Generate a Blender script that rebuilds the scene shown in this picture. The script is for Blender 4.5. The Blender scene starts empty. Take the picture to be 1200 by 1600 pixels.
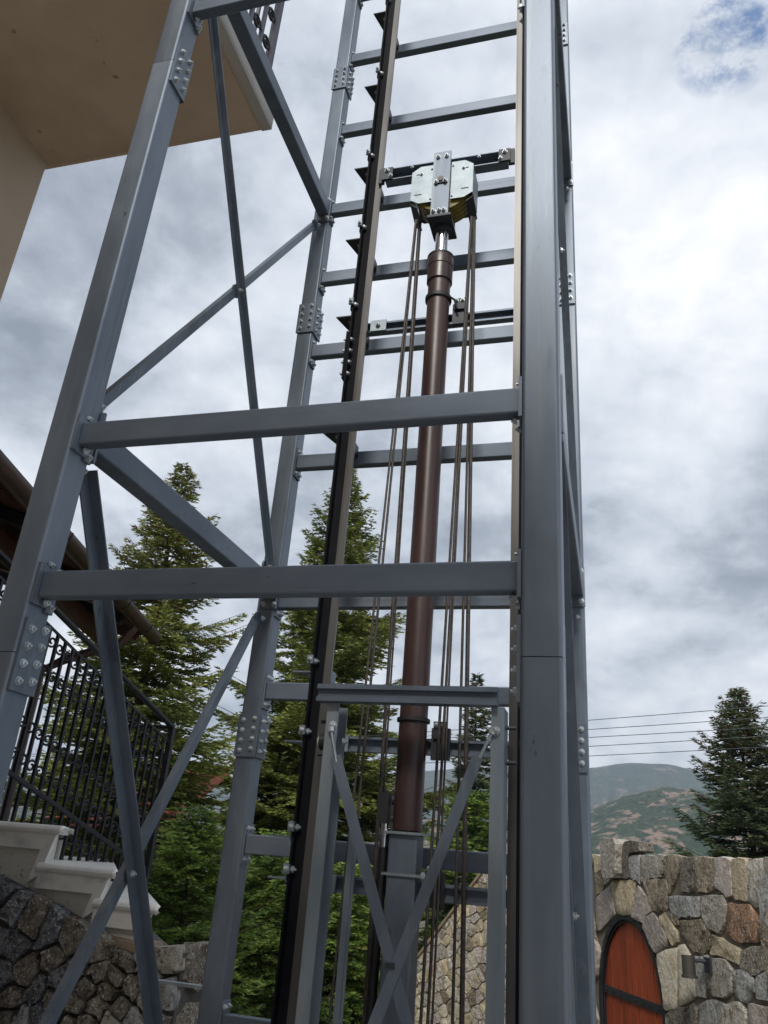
import bpy, math, random
import numpy as np
from mathutils import Vector, Matrix
random.seed(7)
rng = np.random.default_rng(11)
sc = bpy.context.scene
C = sc.collection

# ------------------------------------------------------------------ camera
cd = bpy.data.cameras.new("camera"); cam = bpy.data.objects.new("camera", cd); C.objects.link(cam)
YAW, PIT, ROL = 0.29774482, 0.41532563, 0.08240878
cy, sy, ct, st, cr, sr = math.cos(YAW), math.sin(YAW), math.cos(PIT), math.sin(PIT), math.cos(ROL), math.sin(ROL)
Ry = Matrix(((cy, -sy, 0), (sy, cy, 0), (0, 0, 1))); Rx = Matrix(((1, 0, 0), (0, ct, -st), (0, st, ct)))
M = Ry @ Rx
right, fwd, up = M.col[0], M.col[1], M.col[2]
r2 = cr * right + sr * up; u2 = -sr * right + cr * up
cam.matrix_world = Matrix((( r2.x, u2.x, -fwd.x, 0), (r2.y, u2.y, -fwd.y, 0), (r2.z, u2.z, -fwd.z, 0), (0, 0, 0, 1)))
cd.sensor_fit = 'VERTICAL'; cd.sensor_height = 36; cd.lens = 1236.776 / 1600 * 36
cd.clip_start = 0.05; cd.clip_end = 9000
sc.camera = cam
FPX = 1236.776
def ray(x, y):                                   # a pixel of the photograph as a direction, to survey the place
    return r2 * ((x - 600) / FPX) + u2 * ((800 - y) / FPX) + fwd
def onY(x, y, Y):
    r = ray(x, y); return r * (Y / r.y)
def onX(x, y, X):
    r = ray(x, y); return r * (X / r.x)

# ------------------------------------------------------------------ sky and sun
SUN_EL, SUN_AZ = math.radians(44), math.radians(175)     # azimuth clockwise from +Y
w = bpy.data.worlds.new("World"); sc.world = w; w.use_nodes = True
nt = w.node_tree; nt.nodes.clear()
def wn(t, **k):
    n = nt.nodes.new(t)
    for a, b in k.items(): setattr(n, a, b)
    return n
out = wn('ShaderNodeOutputWorld'); bgs = wn('ShaderNodeBackground'); bgc = wn('ShaderNodeBackground'); mx = wn('ShaderNodeMixShader')
sky = wn('ShaderNodeTexSky', sky_type='NISHITA', sun_disc=False, sun_elevation=SUN_EL, sun_rotation=SUN_AZ)
nt.links.new(sky.outputs[0], bgs.inputs[0]); bgs.inputs[1].default_value = 0.15
tc = wn('ShaderNodeTexCoord'); sep = wn('ShaderNodeSeparateXYZ'); nt.links.new(tc.outputs['Generated'], sep.inputs[0])
def math_(op, a, b=None, clamp=False):
    n = wn('ShaderNodeMath', operation=op, use_clamp=clamp)
    for i, v in enumerate((a, b)):
        if v is None: continue
        if isinstance(v, (int, float)): n.inputs[i].default_value = v
        else: nt.links.new(v, n.inputs[i])
    return n.outputs[0]
zz = math_('ADD', math_('MAXIMUM', sep.outputs[2], 0.0), 0.42)
cmb = wn('ShaderNodeCombineXYZ')
nt.links.new(math_('DIVIDE', sep.outputs[0], zz), cmb.inputs[0]); nt.links.new(math_('DIVIDE', sep.outputs[1], zz), cmb.inputs[1])
def noise(scale, detail, rough, dist, off, stretch=None):
    mp = wn('ShaderNodeMapping'); mp.inputs['Location'].default_value = off
    if stretch: mp.inputs['Scale'].default_value = stretch
    nt.links.new(cmb.outputs[0], mp.inputs[0])
    n = wn('ShaderNodeTexNoise'); n.inputs['Scale'].default_value = scale; n.inputs['Detail'].default_value = detail
    n.inputs['Roughness'].default_value = rough; n.inputs['Distortion'].default_value = dist
    nt.links.new(mp.outputs[0], n.inputs['Vector']); return n.outputs['Fac']
big = noise(1.9, 3, 0.5, 0.1, (3.1, 1.7, 0.4)); mid = noise(4.3, 7, 0.58, 0.15, (7.3, 2.2, 1.0)); fine = noise(11, 8, 0.6, 0.3, (1.3, 5.2, 2.0))
tex = math_('ADD', math_('ADD', math_('MULTIPLY', big, 0.44), math_('MULTIPLY', mid, 0.40)), math_('MULTIPLY', fine, 0.16))
cl = wn('ShaderNodeValToRGB'); e = cl.color_ramp.elements
e[0].position = 0.375; e[0].color = (0.23, 0.265, 0.325, 1); e[1].position = 0.655; e[1].color = (0.92, 0.93, 0.96, 1)
for p, c in ((0.435, (0.34, 0.38, 0.445, 1)), (0.485, (0.49, 0.535, 0.605, 1)), (0.54, (0.63, 0.67, 0.735, 1)), (0.595, (0.76, 0.785, 0.83, 1))):
    q = e.new(p); q.color = c
nt.links.new(tex, cl.inputs[0]); nt.links.new(cl.outputs[0], bgc.inputs[0]); bgc.inputs[1].default_value = 0.83
# a few small gaps in the cloud layer
hole = noise(12, 8, 0.68, 0.15, (0.0, 4.0, 0.0))
hd = ray(1132, 62).normalized()
dp = wn('ShaderNodeVectorMath', operation='DOT_PRODUCT'); nt.links.new(tc.outputs['Generated'], dp.inputs[0]); dp.inputs[1].default_value = hd
near = wn('ShaderNodeMapRange'); nt.links.new(dp.outputs['Value'], near.inputs[0])
near.inputs[1].default_value = math.cos(math.radians(3.3)); near.inputs[2].default_value = 1.0; near.inputs[3].default_value = 0.0; near.inputs[4].default_value = 1.0
hm = wn('ShaderNodeMapRange'); nt.links.new(hole, hm.inputs[0])
hm.inputs[1].default_value = 0.47; hm.inputs[2].default_value = 0.60; hm.inputs[3].default_value = 0.0; hm.inputs[4].default_value = 1.0
nt.links.new(math_('SUBTRACT', 1.0, math_('MULTIPLY', hm.outputs[0], math_('MULTIPLY', near.outputs[0], 1.6, True), True)), mx.inputs[0]); nt.links.new(bgs.outputs[0], mx.inputs[1]); nt.links.new(bgc.outputs[0], mx.inputs[2])
nt.links.new(mx.outputs[0], out.inputs[0])

sl = bpy.data.lights.new("sun", 'SUN'); sl.energy = 2.0; sl.angle = math.radians(16); sl.color = (1.0, 0.95, 0.87)
so = bpy.data.objects.new("sun", sl); C.objects.link(so)
sd = Vector((math.sin(SUN_AZ) * math.cos(SUN_EL), math.cos(SUN_AZ) * math.cos(SUN_EL), math.sin(SUN_EL)))
so.rotation_euler = sd.to_track_quat('Z', 'Y').to_euler(); so.location = sd * 50
vs = sc.view_settings; vs.view_transform = 'Standard'; vs.look = 'None'; vs.exposure = 0.62; vs.gamma = 1.0; vs.use_curve_mapping = False
sc.render.resolution_x = 768; sc.render.resolution_y = 1024
try:
    sc.cycles.volume_bounces = 0; sc.cycles.max_bounces = 6
except Exception: pass

# ------------------------------------------------------------------ materials
def mat(name, cols, rough=0.6, metal=0.0, scale=8.0, bump=0.0, bscale=60.0, stretch=(1, 1, 1), detail=6, var=0.0, spots=None, spec=None,
        coords='Object', rrange=0.0, voro=None, streak=None):
    m = bpy.data.materials.new(name); m.use_nodes = True; t = m.node_tree; n = t.nodes; L = t.links
    b = n['Principled BSDF']; b.inputs['Roughness'].default_value = rough; b.inputs['Metallic'].default_value = metal
    if spec is not None: b.inputs['Specular IOR Level'].default_value = spec
    co = n.new('ShaderNodeTexCoord'); mp = n.new('ShaderNodeMapping'); mp.inputs['Scale'].default_value = stretch
    L.new(co.outputs[coords], mp.inputs[0])
    oi = n.new('ShaderNodeObjectInfo')
    ad = n.new('ShaderNodeVectorMath'); ad.operation = 'ADD'; L.new(mp.outputs[0], ad.inputs[0])
    sc_ = n.new('ShaderNodeVectorMath'); sc_.operation = 'SCALE'; sc_.inputs[0].default_value = (13, 7, 5); L.new(oi.outputs['Random'], sc_.inputs['Scale'])
    L.new(sc_.outputs[0], ad.inputs[1]); vec = ad.outputs[0]
    nz = n.new('ShaderNodeTexNoise'); nz.inputs['Scale'].default_value = scale; nz.inputs['Detail'].default_value = detail; nz.inputs['Roughness'].default_value = 0.62
    L.new(vec, nz.inputs['Vector'])
    cr_ = n.new('ShaderNodeValToRGB'); el = cr_.color_ramp.elements
    k = len(cols)
    el[0].position = 0.32; el[0].color = (*cols[0], 1); el[1].position = 0.68; el[1].color = (*cols[-1], 1)
    for i in range(1, k - 1):
        q = el.new(0.32 + 0.36 * i / (k - 1)); q.color = (*cols[i], 1)
    L.new(nz.outputs['Fac'], cr_.inputs[0]); col = cr_.outputs[0]
    def over(fac, c, old):
        mm = n.new('ShaderNodeMix'); mm.data_type = 'RGBA'; L.new(fac, mm.inputs[0]); L.new(old, mm.inputs[6]); mm.inputs[7].default_value = (*c, 1)
        return mm.outputs[2]
    if spots:
        for (s2, lo, hi, c) in spots:
            n2 = n.new('ShaderNodeTexNoise'); n2.inputs['Scale'].default_value = s2; n2.inputs['Detail'].default_value = 5; n2.inputs['Roughness'].default_value = 0.6
            L.new(vec, n2.inputs['Vector'])
            mr = n.new('ShaderNodeMapRange'); mr.inputs[1].default_value = lo; mr.inputs[2].default_value = hi; L.new(n2.outputs['Fac'], mr.inputs[0])
            col = over(mr.outputs[0], c, col)
    if streak:
        s2, lo, hi, c, stv = streak
        m2 = n.new('ShaderNodeMapping'); m2.inputs['Scale'].default_value = stv; L.new(vec, m2.inputs[0])
        n2 = n.new('ShaderNodeTexNoise'); n2.inputs['Scale'].default_value = s2; n2.inputs['Detail'].default_value = 4
        L.new(m2.outputs[0], n2.inputs['Vector'])
        mr = n.new('ShaderNodeMapRange'); mr.inputs[1].default_value = lo; mr.inputs[2].default_value = hi; L.new(n2.outputs['Fac'], mr.inputs[0])
        col = over(mr.outputs[0], c, col)
    if var:
        hs = n.new('ShaderNodeHueSaturation'); mr = n.new('ShaderNodeMapRange'); mr.inputs[3].default_value = 1 - var; mr.inputs[4].default_value = 1 + var
        L.new(oi.outputs['Random'], mr.inputs[0]); L.new(mr.outputs[0], hs.inputs['Value']); L.new(col, hs.inputs['Color']); col = hs.outputs[0]
    L.new(col, b.inputs['Base Color'])
    if rrange:
        mr = n.new('ShaderNodeMapRange'); mr.inputs[3].default_value = rough - rrange; mr.inputs[4].default_value = rough + rrange
        L.new(nz.outputs['Fac'], mr.inputs[0]); L.new(mr.outputs[0], b.inputs['Roughness'])
    if bump:
        n3 = n.new('ShaderNodeTexNoise'); n3.inputs['Scale'].default_value = bscale; n3.inputs['Detail'].default_value = 7; n3.inputs['Roughness'].default_value = 0.65
        L.new(vec, n3.inputs['Vector'])
        bp = n.new('ShaderNodeBump'); bp.inputs['Strength'].default_value = min(1, bump); bp.inputs['Distance'].default_value = 0.01 * max(1, bump)
        L.new(n3.outputs['Fac'], bp.inputs['Height']); L.new(bp.outputs[0], b.inputs['Normal'])
    return m
STEEL = mat('painted_steel', [(0.110, 0.138, 0.178), (0.142, 0.174, 0.220), (0.180, 0.216, 0.264)], rough=0.43, metal=0.42, scale=5, bump=0.035, bscale=120, var=0.10,
            stretch=(1, 1, 0.35), rrange=0.14, spots=[(22, 0.68, 0.74, (0.05, 0.055, 0.062)), (13, 0.735, 0.77, (0.17, 0.09, 0.05)), (3.2, 0.60, 0.72, (0.075, 0.088, 0.108))], streak=(9, 0.56, 0.74, (0.19, 0.215, 0.245), (3, 3, 0.18)))
STEELX = mat('painted_steel_level', [(0.096, 0.121, 0.160), (0.125, 0.154, 0.198), (0.158, 0.191, 0.238)], rough=0.44, metal=0.40, scale=5, bump=0.035, bscale=120, var=0.12,
            stretch=(0.35, 1, 1), rrange=0.14, spots=[(26, 0.69, 0.74, (0.05, 0.055, 0.062)), (3.2, 0.60, 0.72, (0.16, 0.182, 0.21))], streak=(9, 0.60, 0.8, (0.09, 0.11, 0.14), (0.25, 3, 3)))
ZINC = mat('zinc_plated_steel', [(0.19, 0.23, 0.26), (0.26, 0.305, 0.335), (0.33, 0.375, 0.405)], rough=0.5, metal=0.6, scale=14, bump=0.05, var=0.08, rrange=0.1)
GALV = mat('galvanised_profile', [(0.17, 0.21, 0.25), (0.22, 0.265, 0.305), (0.28, 0.32, 0.36)], rough=0.42, metal=0.45, scale=9, stretch=(1, 1, 0.2), bump=0.05, var=0.08)
BOLT = mat('bolt_zinc', [(0.40, 0.44, 0.47), (0.54, 0.58, 0.61)], rough=0.42, metal=0.7, scale=40, var=0.2)
RAILB = mat('black_rail_paint', [(0.004, 0.0045, 0.007), (0.009, 0.010, 0.013)], rough=0.7, spec=0.12, scale=6, var=0.1, bump=0.05)
RAILG = mat('machined_rail', [(0.078, 0.077, 0.076), (0.112, 0.110, 0.108), (0.145, 0.142, 0.138)], rough=0.38, metal=0.55, scale=7, stretch=(1, 1, 0.1), streak=(12, 0.56, 0.78, (0.075, 0.058, 0.048), (4, 4, 0.3)))
TUBE = mat('brown_primer', [(0.032, 0.016, 0.015), (0.045, 0.023, 0.021), (0.058, 0.030, 0.027)], rough=0.38, scale=6, stretch=(1, 1, 0.3), rrange=0.14, spots=[(30, 0.68, 0.74, (0.14, 0.10, 0.095)), (4, 0.58, 0.70, (0.030, 0.017, 0.016))], bump=0.05, streak=(14, 0.64, 0.74, (0.10, 0.07, 0.065), (3, 3, 0.12)))
CHROME = mat('chrome_rod', [(0.62, 0.63, 0.65), (0.72, 0.73, 0.75)], rough=0.12, metal=1.0, scale=10)
DARK = mat('dark_steel', [(0.022, 0.026, 0.034), (0.040, 0.045, 0.055)], rough=0.5, metal=0.3, scale=9, var=0.15)
RUBBER = mat('black_rubber', [(0.010, 0.010, 0.012), (0.018, 0.018, 0.020)], rough=0.55, scale=9)
ROPE = mat('steel_rope', [(0.045, 0.038, 0.034), (0.10, 0.088, 0.08)], rough=0.55, metal=0.4, scale=60, stretch=(1, 1, 1))
YEL = mat('yellow_sheave_paint', [(0.16, 0.125, 0.02), (0.23, 0.18, 0.028)], rough=0.45, scale=9)
WHITE = mat('white_plastic', [(0.70, 0.70, 0.68), (0.8, 0.8, 0.78)], rough=0.4, scale=5)
SOFF = mat('beige_render', [(0.54, 0.42, 0.315), (0.60, 0.475, 0.36), (0.64, 0.52, 0.40)], rough=0.9, scale=1.3, bump=0.35, bscale=70, detail=10,
           spots=[(2.1, 0.60, 0.72, (0.62, 0.50, 0.38)), (5.5, 0.65, 0.69, (0.27, 0.19, 0.125)), (0.9, 0.55, 0.7, (0.50, 0.38, 0.275))])
WALLP = mat('cream_render', [(0.50, 0.40, 0.30), (0.56, 0.46, 0.355)], rough=0.9, scale=1.5, bump=0.35, bscale=70, detail=9)
EDGE = mat('slab_edge_render', [(0.45, 0.43, 0.39), (0.58, 0.56, 0.51)], rough=0.85, scale=4, bump=0.2)
IRON = mat('wrought_iron', [(0.012, 0.014, 0.018), (0.024, 0.026, 0.032)], rough=0.5, metal=0.3, scale=20, bump=0.2)
IRONB = mat('grey_baluster_paint', [(0.10, 0.10, 0.13), (0.14, 0.14, 0.17)], rough=0.5, metal=0.3, scale=20, bump=0.2)
MARBLE = mat('white_marble', [(0.62, 0.61, 0.58), (0.72, 0.71, 0.68), (0.78, 0.77, 0.74)], rough=0.4, scale=3, bump=0.08, spots=[(30, 0.66, 0.72, (0.22, 0.21, 0.19))], streak=(3, 0.58, 0.75, (0.36, 0.36, 0.35), (1, 1, 2)))
PLAST = mat('stair_side_render', [(0.50, 0.485, 0.435), (0.60, 0.585, 0.53)], rough=0.9, scale=3, bump=0.5, bscale=90, spots=[(24, 0.62, 0.70, (0.20, 0.19, 0.165)), (3, 0.6, 0.75, (0.30, 0.29, 0.26))])
MORTAR = mat('mortar', [(0.15, 0.13, 0.10), (0.23, 0.20, 0.16)], rough=0.95, scale=12, bump=0.8, bscale=60)
MORTARD = mat('dark_mortar', [(0.07, 0.067, 0.062), (0.13, 0.122, 0.11)], rough=0.95, scale=12, bump=0.8, bscale=60)
def stone(name, a, b, c, blot, sc2=9, sp=(26, 0.60, 0.68)):
    return mat(name, [a, b, c], rough=0.9, scale=26, bump=4.5, bscale=17, var=0.22, detail=10, spots=[(sc2, 0.53, 0.68, blot), (sp[0] * 1.6, sp[1] - 0.04, sp[2], (0.05, 0.045, 0.036)), (70, 0.57, 0.64, (0.55, 0.52, 0.47))])
ST = {
 'l': stone('light_granite', (0.32, 0.285, 0.235), (0.46, 0.43, 0.375), (0.56, 0.53, 0.475), (0.22, 0.175, 0.12)),
 'p': stone('pinkish_granite', (0.37, 0.31, 0.275), (0.46, 0.40, 0.36), (0.55, 0.50, 0.455), (0.30, 0.24, 0.215), 7, (30, 0.66, 0.72)),
 'b': stone('blue_grey_granite', (0.24, 0.24, 0.23), (0.35, 0.355, 0.35), (0.46, 0.46, 0.45), (0.20, 0.17, 0.13)),
 'y': stone('yellow_sandstone', (0.42, 0.335, 0.205), (0.53, 0.445, 0.30), (0.60, 0.53, 0.40), (0.30, 0.205, 0.10), 7, (30, 0.68, 0.74)),
 'n': stone('brown_lichen_stone', (0.16, 0.125, 0.08), (0.27, 0.22, 0.15), (0.40, 0.34, 0.255), (0.085, 0.065, 0.04)),
 'o': stone('rusty_stone', (0.22, 0.115, 0.06), (0.33, 0.185, 0.105), (0.42, 0.27, 0.17), (0.10, 0.06, 0.035)),
 's': stone('smooth_beige_stone', (0.48, 0.425, 0.32), (0.56, 0.51, 0.40), (0.62, 0.57, 0.47), (0.44, 0.36, 0.23), 5, (40, 0.75, 0.8)),
 'd': stone('shade_blue_granite', (0.085, 0.095, 0.115), (0.165, 0.178, 0.205), (0.29, 0.305, 0.33), (0.09, 0.08, 0.065), 9, (22, 0.56, 0.64)),  # granite with the left wall's bluish shade put into its colour
 'e': stone('dark_brown_granite', (0.11, 0.097, 0.078), (0.20, 0.175, 0.14), (0.32, 0.285, 0.235), (0.09, 0.07, 0.05), 9, (22, 0.58, 0.66)),
}
DOORW = mat('varnished_red_wood', [(0.22, 0.036, 0.013), (0.34, 0.058, 0.020), (0.42, 0.09, 0.034)], rough=0.5, scale=7, stretch=(6, 6, 0.5), bump=0.25, bscale=30, var=0.12, spots=[(60, 0.70, 0.75, (0.50, 0.24, 0.10)), (2.5, 0.55, 0.7, (0.20, 0.04, 0.018))])
TILE = mat('clay_roof_tile', [(0.20, 0.055, 0.028), (0.29, 0.085, 0.045), (0.36, 0.12, 0.07)], rough=0.8, scale=5, bump=0.3, var=0.2)
GUT = mat('brown_gutter', [(0.060, 0.034, 0.028), (0.085, 0.050, 0.042)], rough=0.4, scale=4, stretch=(1, 1, 1))
WOOD = mat('dark_soffit_wood', [(0.065, 0.022, 0.013), (0.10, 0.036, 0.020)], rough=0.6, scale=5, bump=0.2, var=0.15)
BARK = mat('bark', [(0.045, 0.032, 0.024), (0.09, 0.066, 0.05)], rough=0.95, scale=12, stretch=(1, 1, 0.3), bump=1.0, bscale=25)
LAMP = mat('grey_lamp_metal', [(0.06, 0.056, 0.05), (0.085, 0.08, 0.072)], rough=0.5, metal=0.3, scale=8)
BRK = mat('brown_slab_stone', [(0.20, 0.15, 0.10), (0.32, 0.26, 0.19)], rough=0.9, scale=9, bump=0.8)
WIRE = mat('wire', [(0.05, 0.055, 0.065), (0.07, 0.075, 0.085)], rough=0.6, scale=3)
GRASS = mat('ground_soil_and_grass', [(0.05, 0.06, 0.025), (0.09, 0.085, 0.05), (0.14, 0.12, 0.085)], rough=1, scale=0.8, bump=0.8, bscale=8, detail=10)

# ------------------------------------------------------------------ helpers
WO = {}
def tag(o, label=None, cat=None, group=None, kind=None):
    for k_, v in (('label', label), ('category', cat), ('group', group), ('kind', kind)):
        if v: o[k_] = v
    return o
def thing(name, label, cat, loc, group=None):
    o = bpy.data.objects.new(name, None); C.objects.link(o); o.location = loc; o.empty_display_size = 0.1
    WO[o] = Vector(loc); return tag(o, label, cat, group)
class MB:
    def __init__(s): s.v = []; s.f = []; s.smooth = False
    def add(s, vs_, fs):
        k_ = len(s.v); s.v += [Vector(q) for q in vs_]; s.f += [tuple(k_ + i for i in f) for f in fs]; return s
    def box(s, a, b):
        x0, y0, z0 = (min(p, q) for p, q in zip(a, b)); x1, y1, z1 = (max(p, q) for p, q in zip(a, b))
        return s.add([(x0, y0, z0), (x1, y0, z0), (x1, y1, z0), (x0, y1, z0), (x0, y0, z1), (x1, y0, z1), (x1, y1, z1), (x0, y1, z1)],
                     [(0, 3, 2, 1), (4, 5, 6, 7), (0, 1, 5, 4), (1, 2, 6, 5), (2, 3, 7, 6), (3, 0, 4, 7)])
    def sweep(s, prof, p0, p1, upv=(0, 0, 1), caps=True):     # profile (u, v) swept from p0 to p1
        p0 = Vector(p0); p1 = Vector(p1); d = (p1 - p0).normalized(); uu = Vector(upv)
        a = d.cross(uu)
        if a.length < 1e-4: a = d.cross(Vector((1, 0, 0)))
        a.normalize(); b = a.cross(d).normalized(); n = len(prof)
        vs_ = [p0 + a * u + b * v for u, v in prof] + [p1 + a * u + b * v for u, v in prof]
        fs = [(i, (i + 1) % n, n + (i + 1) % n, n + i) for i in range(n)]
        if caps: fs += [tuple(range(n - 1, -1, -1)), tuple(range(n, 2 * n))]
        return s.add(vs_, fs)
    def prism(s, pts, off):                                   # planar polygon thickened by the vector off
        n = len(pts); off = Vector(off); P = [Vector(p) for p in pts]
        return s.add(P + [p + off for p in P], [tuple(range(n)), tuple(range(2 * n - 1, n - 1, -1))] + [(i, n + i, n + (i + 1) % n, (i + 1) % n) for i in range(n)])
    def tube(s, pts, r, seg=10, caps=True, r1=None):
        P = [Vector(p) for p in pts]; n = len(P); rings = []
        prev = None
        for i, p in enumerate(P):
            d = (P[min(i + 1, n - 1)] - P[max(i - 1, 0)]).normalized()
            a = d.orthogonal().normalized() if prev is None else (prev - d * prev.dot(d)).normalized()
            prev = a; b = d.cross(a); rr = r if r1 is None else r + (r1 - r) * i / (n - 1)
            rings.append([p + (a * math.cos(2 * math.pi * k_ / seg) + b * math.sin(2 * math.pi * k_ / seg)) * rr for k_ in range(seg)])
        vs_ = [q for R_ in rings for q in R_]
        fs = [(i * seg + k_, i * seg + (k_ + 1) % seg, (i + 1) * seg + (k_ + 1) % seg, (i + 1) * seg + k_) for i in range(n - 1) for k_ in range(seg)]
        if caps: fs += [tuple(range(seg - 1, -1, -1)), tuple((n - 1) * seg + k_ for k_ in range(seg))]
        return s.add(vs_, fs)
    def lathe(s, c, prof, seg=28, axis='z'):                  # prof [(r, h)]
        c = Vector(c); n = len(prof); vs_ = []
        for r, h in prof:
            for k_ in range(seg):
                a = 2 * math.pi * k_ / seg; p = (r * math.cos(a), r * math.sin(a), h)
                if axis == 'y': p = (p[0], h, p[1])
                if axis == 'x': p = (h, p[0], p[1])
                vs_.append(c + Vector(p))
        fs = [(i * seg + k_, i * seg + (k_ + 1) % seg, (i + 1) * seg + (k_ + 1) % seg, (i + 1) * seg + k_) for i in range(n - 1) for k_ in range(seg)]
        fs += [tuple(range(seg - 1, -1, -1)), tuple((n - 1) * seg + k_ for k_ in range(seg))]
        return s.add(vs_, fs)
    def build(s, name, m, parent=None, origin=None, smooth=False, angle=35):
        if parent is not None and origin is None:
            base = WO[parent]; loc = Vector((0, 0, 0)); org = base
        else:
            org = Vector(origin) if origin is not None else Vector((0, 0, 0))
            loc = org - WO[parent] if parent is not None else org
        me = bpy.data.meshes.new(name); me.from_pydata([tuple(v - org) for v in s.v], [], s.f); me.update()
        import bmesh
        bm = bmesh.new(); bm.from_mesh(me); bmesh.ops.recalc_face_normals(bm, faces=bm.faces); bm.to_mesh(me); bm.free()
        me.materials.append(m)
        if smooth:
            me.polygons.foreach_set('use_smooth', [True] * len(me.polygons)); me.set_sharp_from_angle(angle=math.radians(angle))
        o = bpy.data.objects.new(name, me); C.objects.link(o); o.location = loc
        if parent is not None: o.parent = parent
        WO[o] = org; return o
def inst(me, name, parent, wloc, rot=None, scale=None):
    o = bpy.data.objects.new(name, me); C.objects.link(o); o.parent = parent; o.location = Vector(wloc) - WO[parent]
    if rot is not None: o.rotation_euler = rot
    if scale: o.scale = scale
    WO[o] = Vector(wloc); return o
def rhs(w_, h_, r=0.009, k_=3):                               # rounded rectangle profile
    p = []
    for cx, cz, a0 in ((w_ / 2 - r, h_ / 2 - r, 0), (-w_ / 2 + r, h_ / 2 - r, 90), (-w_ / 2 + r, -h_ / 2 + r, 180), (w_ / 2 - r, -h_ / 2 + r, 270)):
        for i in range(k_ + 1):
            a = math.radians(a0 + 90 * i / k_); p.append((cx + r * math.cos(a), cz + r * math.sin(a)))
    return p
# bolt: hex head, washer, along +Z from the plate
def bolt_mesh():
    m = MB()
    m.lathe((0, 0, 0), [(0.0135, 0), (0.0135, 0.0022)], 12)
    m.lathe((0, 0, 0.0022), [(0.0108, 0), (0.0108, 0.007), (0.0085, 0.0085)], 6)
    m.lathe((0, 0, 0.0107), [(0.0048, 0), (0.0048, 0.006), (0.003, 0.007)], 7)
    me = bpy.data.meshes.new('bolt'); me.from_pydata([tuple(v) for v in m.v], [], m.f); me.materials.append(BOLT); me.update(); return me
BM = bolt_mesh()
ROT = {'+x': (0, math.pi / 2, 0), '-x': (0, -math.pi / 2, 0), '-y': (math.pi / 2, 0, 0), '+y': (-math.pi / 2, 0, 0), '+z': (0, 0, 0), '-z': (math.pi, 0, 0)}
def bolt(parent, p, ax, s=1.0):
    r = list(ROT[ax]); o = inst(BM, 'bolt', parent, p, r, (s, s, s))
    if ax[1] == 'z': o.rotation_euler[2] = random.random()
    return o
def plate(parent, a, b, ax, bolts, m=STEEL, name='splice_plate', s=1.0):
    c = [(p + q) / 2 for p, q in zip(a, b)]
    pl = MB().box(a, b).build(name, m, parent, origin=c)
    for p in bolts: bolt(pl, p, ax, s)
    return pl

# ================================================================== ground, terrain
g = MB(); n_ = 48
ring = [(r_ * math.cos(2 * math.pi * k_ / n_), r_ * math.sin(2 * math.pi * k_ / n_), -2.0) for r_ in (30, 300, 6000) for k_ in range(n_)]
g.add([(0, 0, -2.0)] + ring, [(0, 1 + k_, 1 + (k_ + 1) % n_) for k_ in range(n_)] +
      [(1 + r_ * n_ + k_, 1 + (r_ + 1) * n_ + k_, 1 + (r_ + 1) * n_ + (k_ + 1) % n_, 1 + r_ * n_ + (k_ + 1) % n_) for r_ in range(2) for k_ in range(n_)])
tag(g.build('ground', GRASS), kind='structure')
PAVE = mat('bounce_concrete', [(0.45, 0.43, 0.39), (0.54, 0.52, 0.48), (0.60, 0.58, 0.54)], rough=0.9, scale=2, bump=0.4, bscale=40)
tag(MB().box((-8, -14, -2.4), (7, 4.3, -1.99)).build('bounce_paving', PAVE), kind='structure')  # unseen pale ground sheet added to bounce light up onto the soffit

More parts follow.
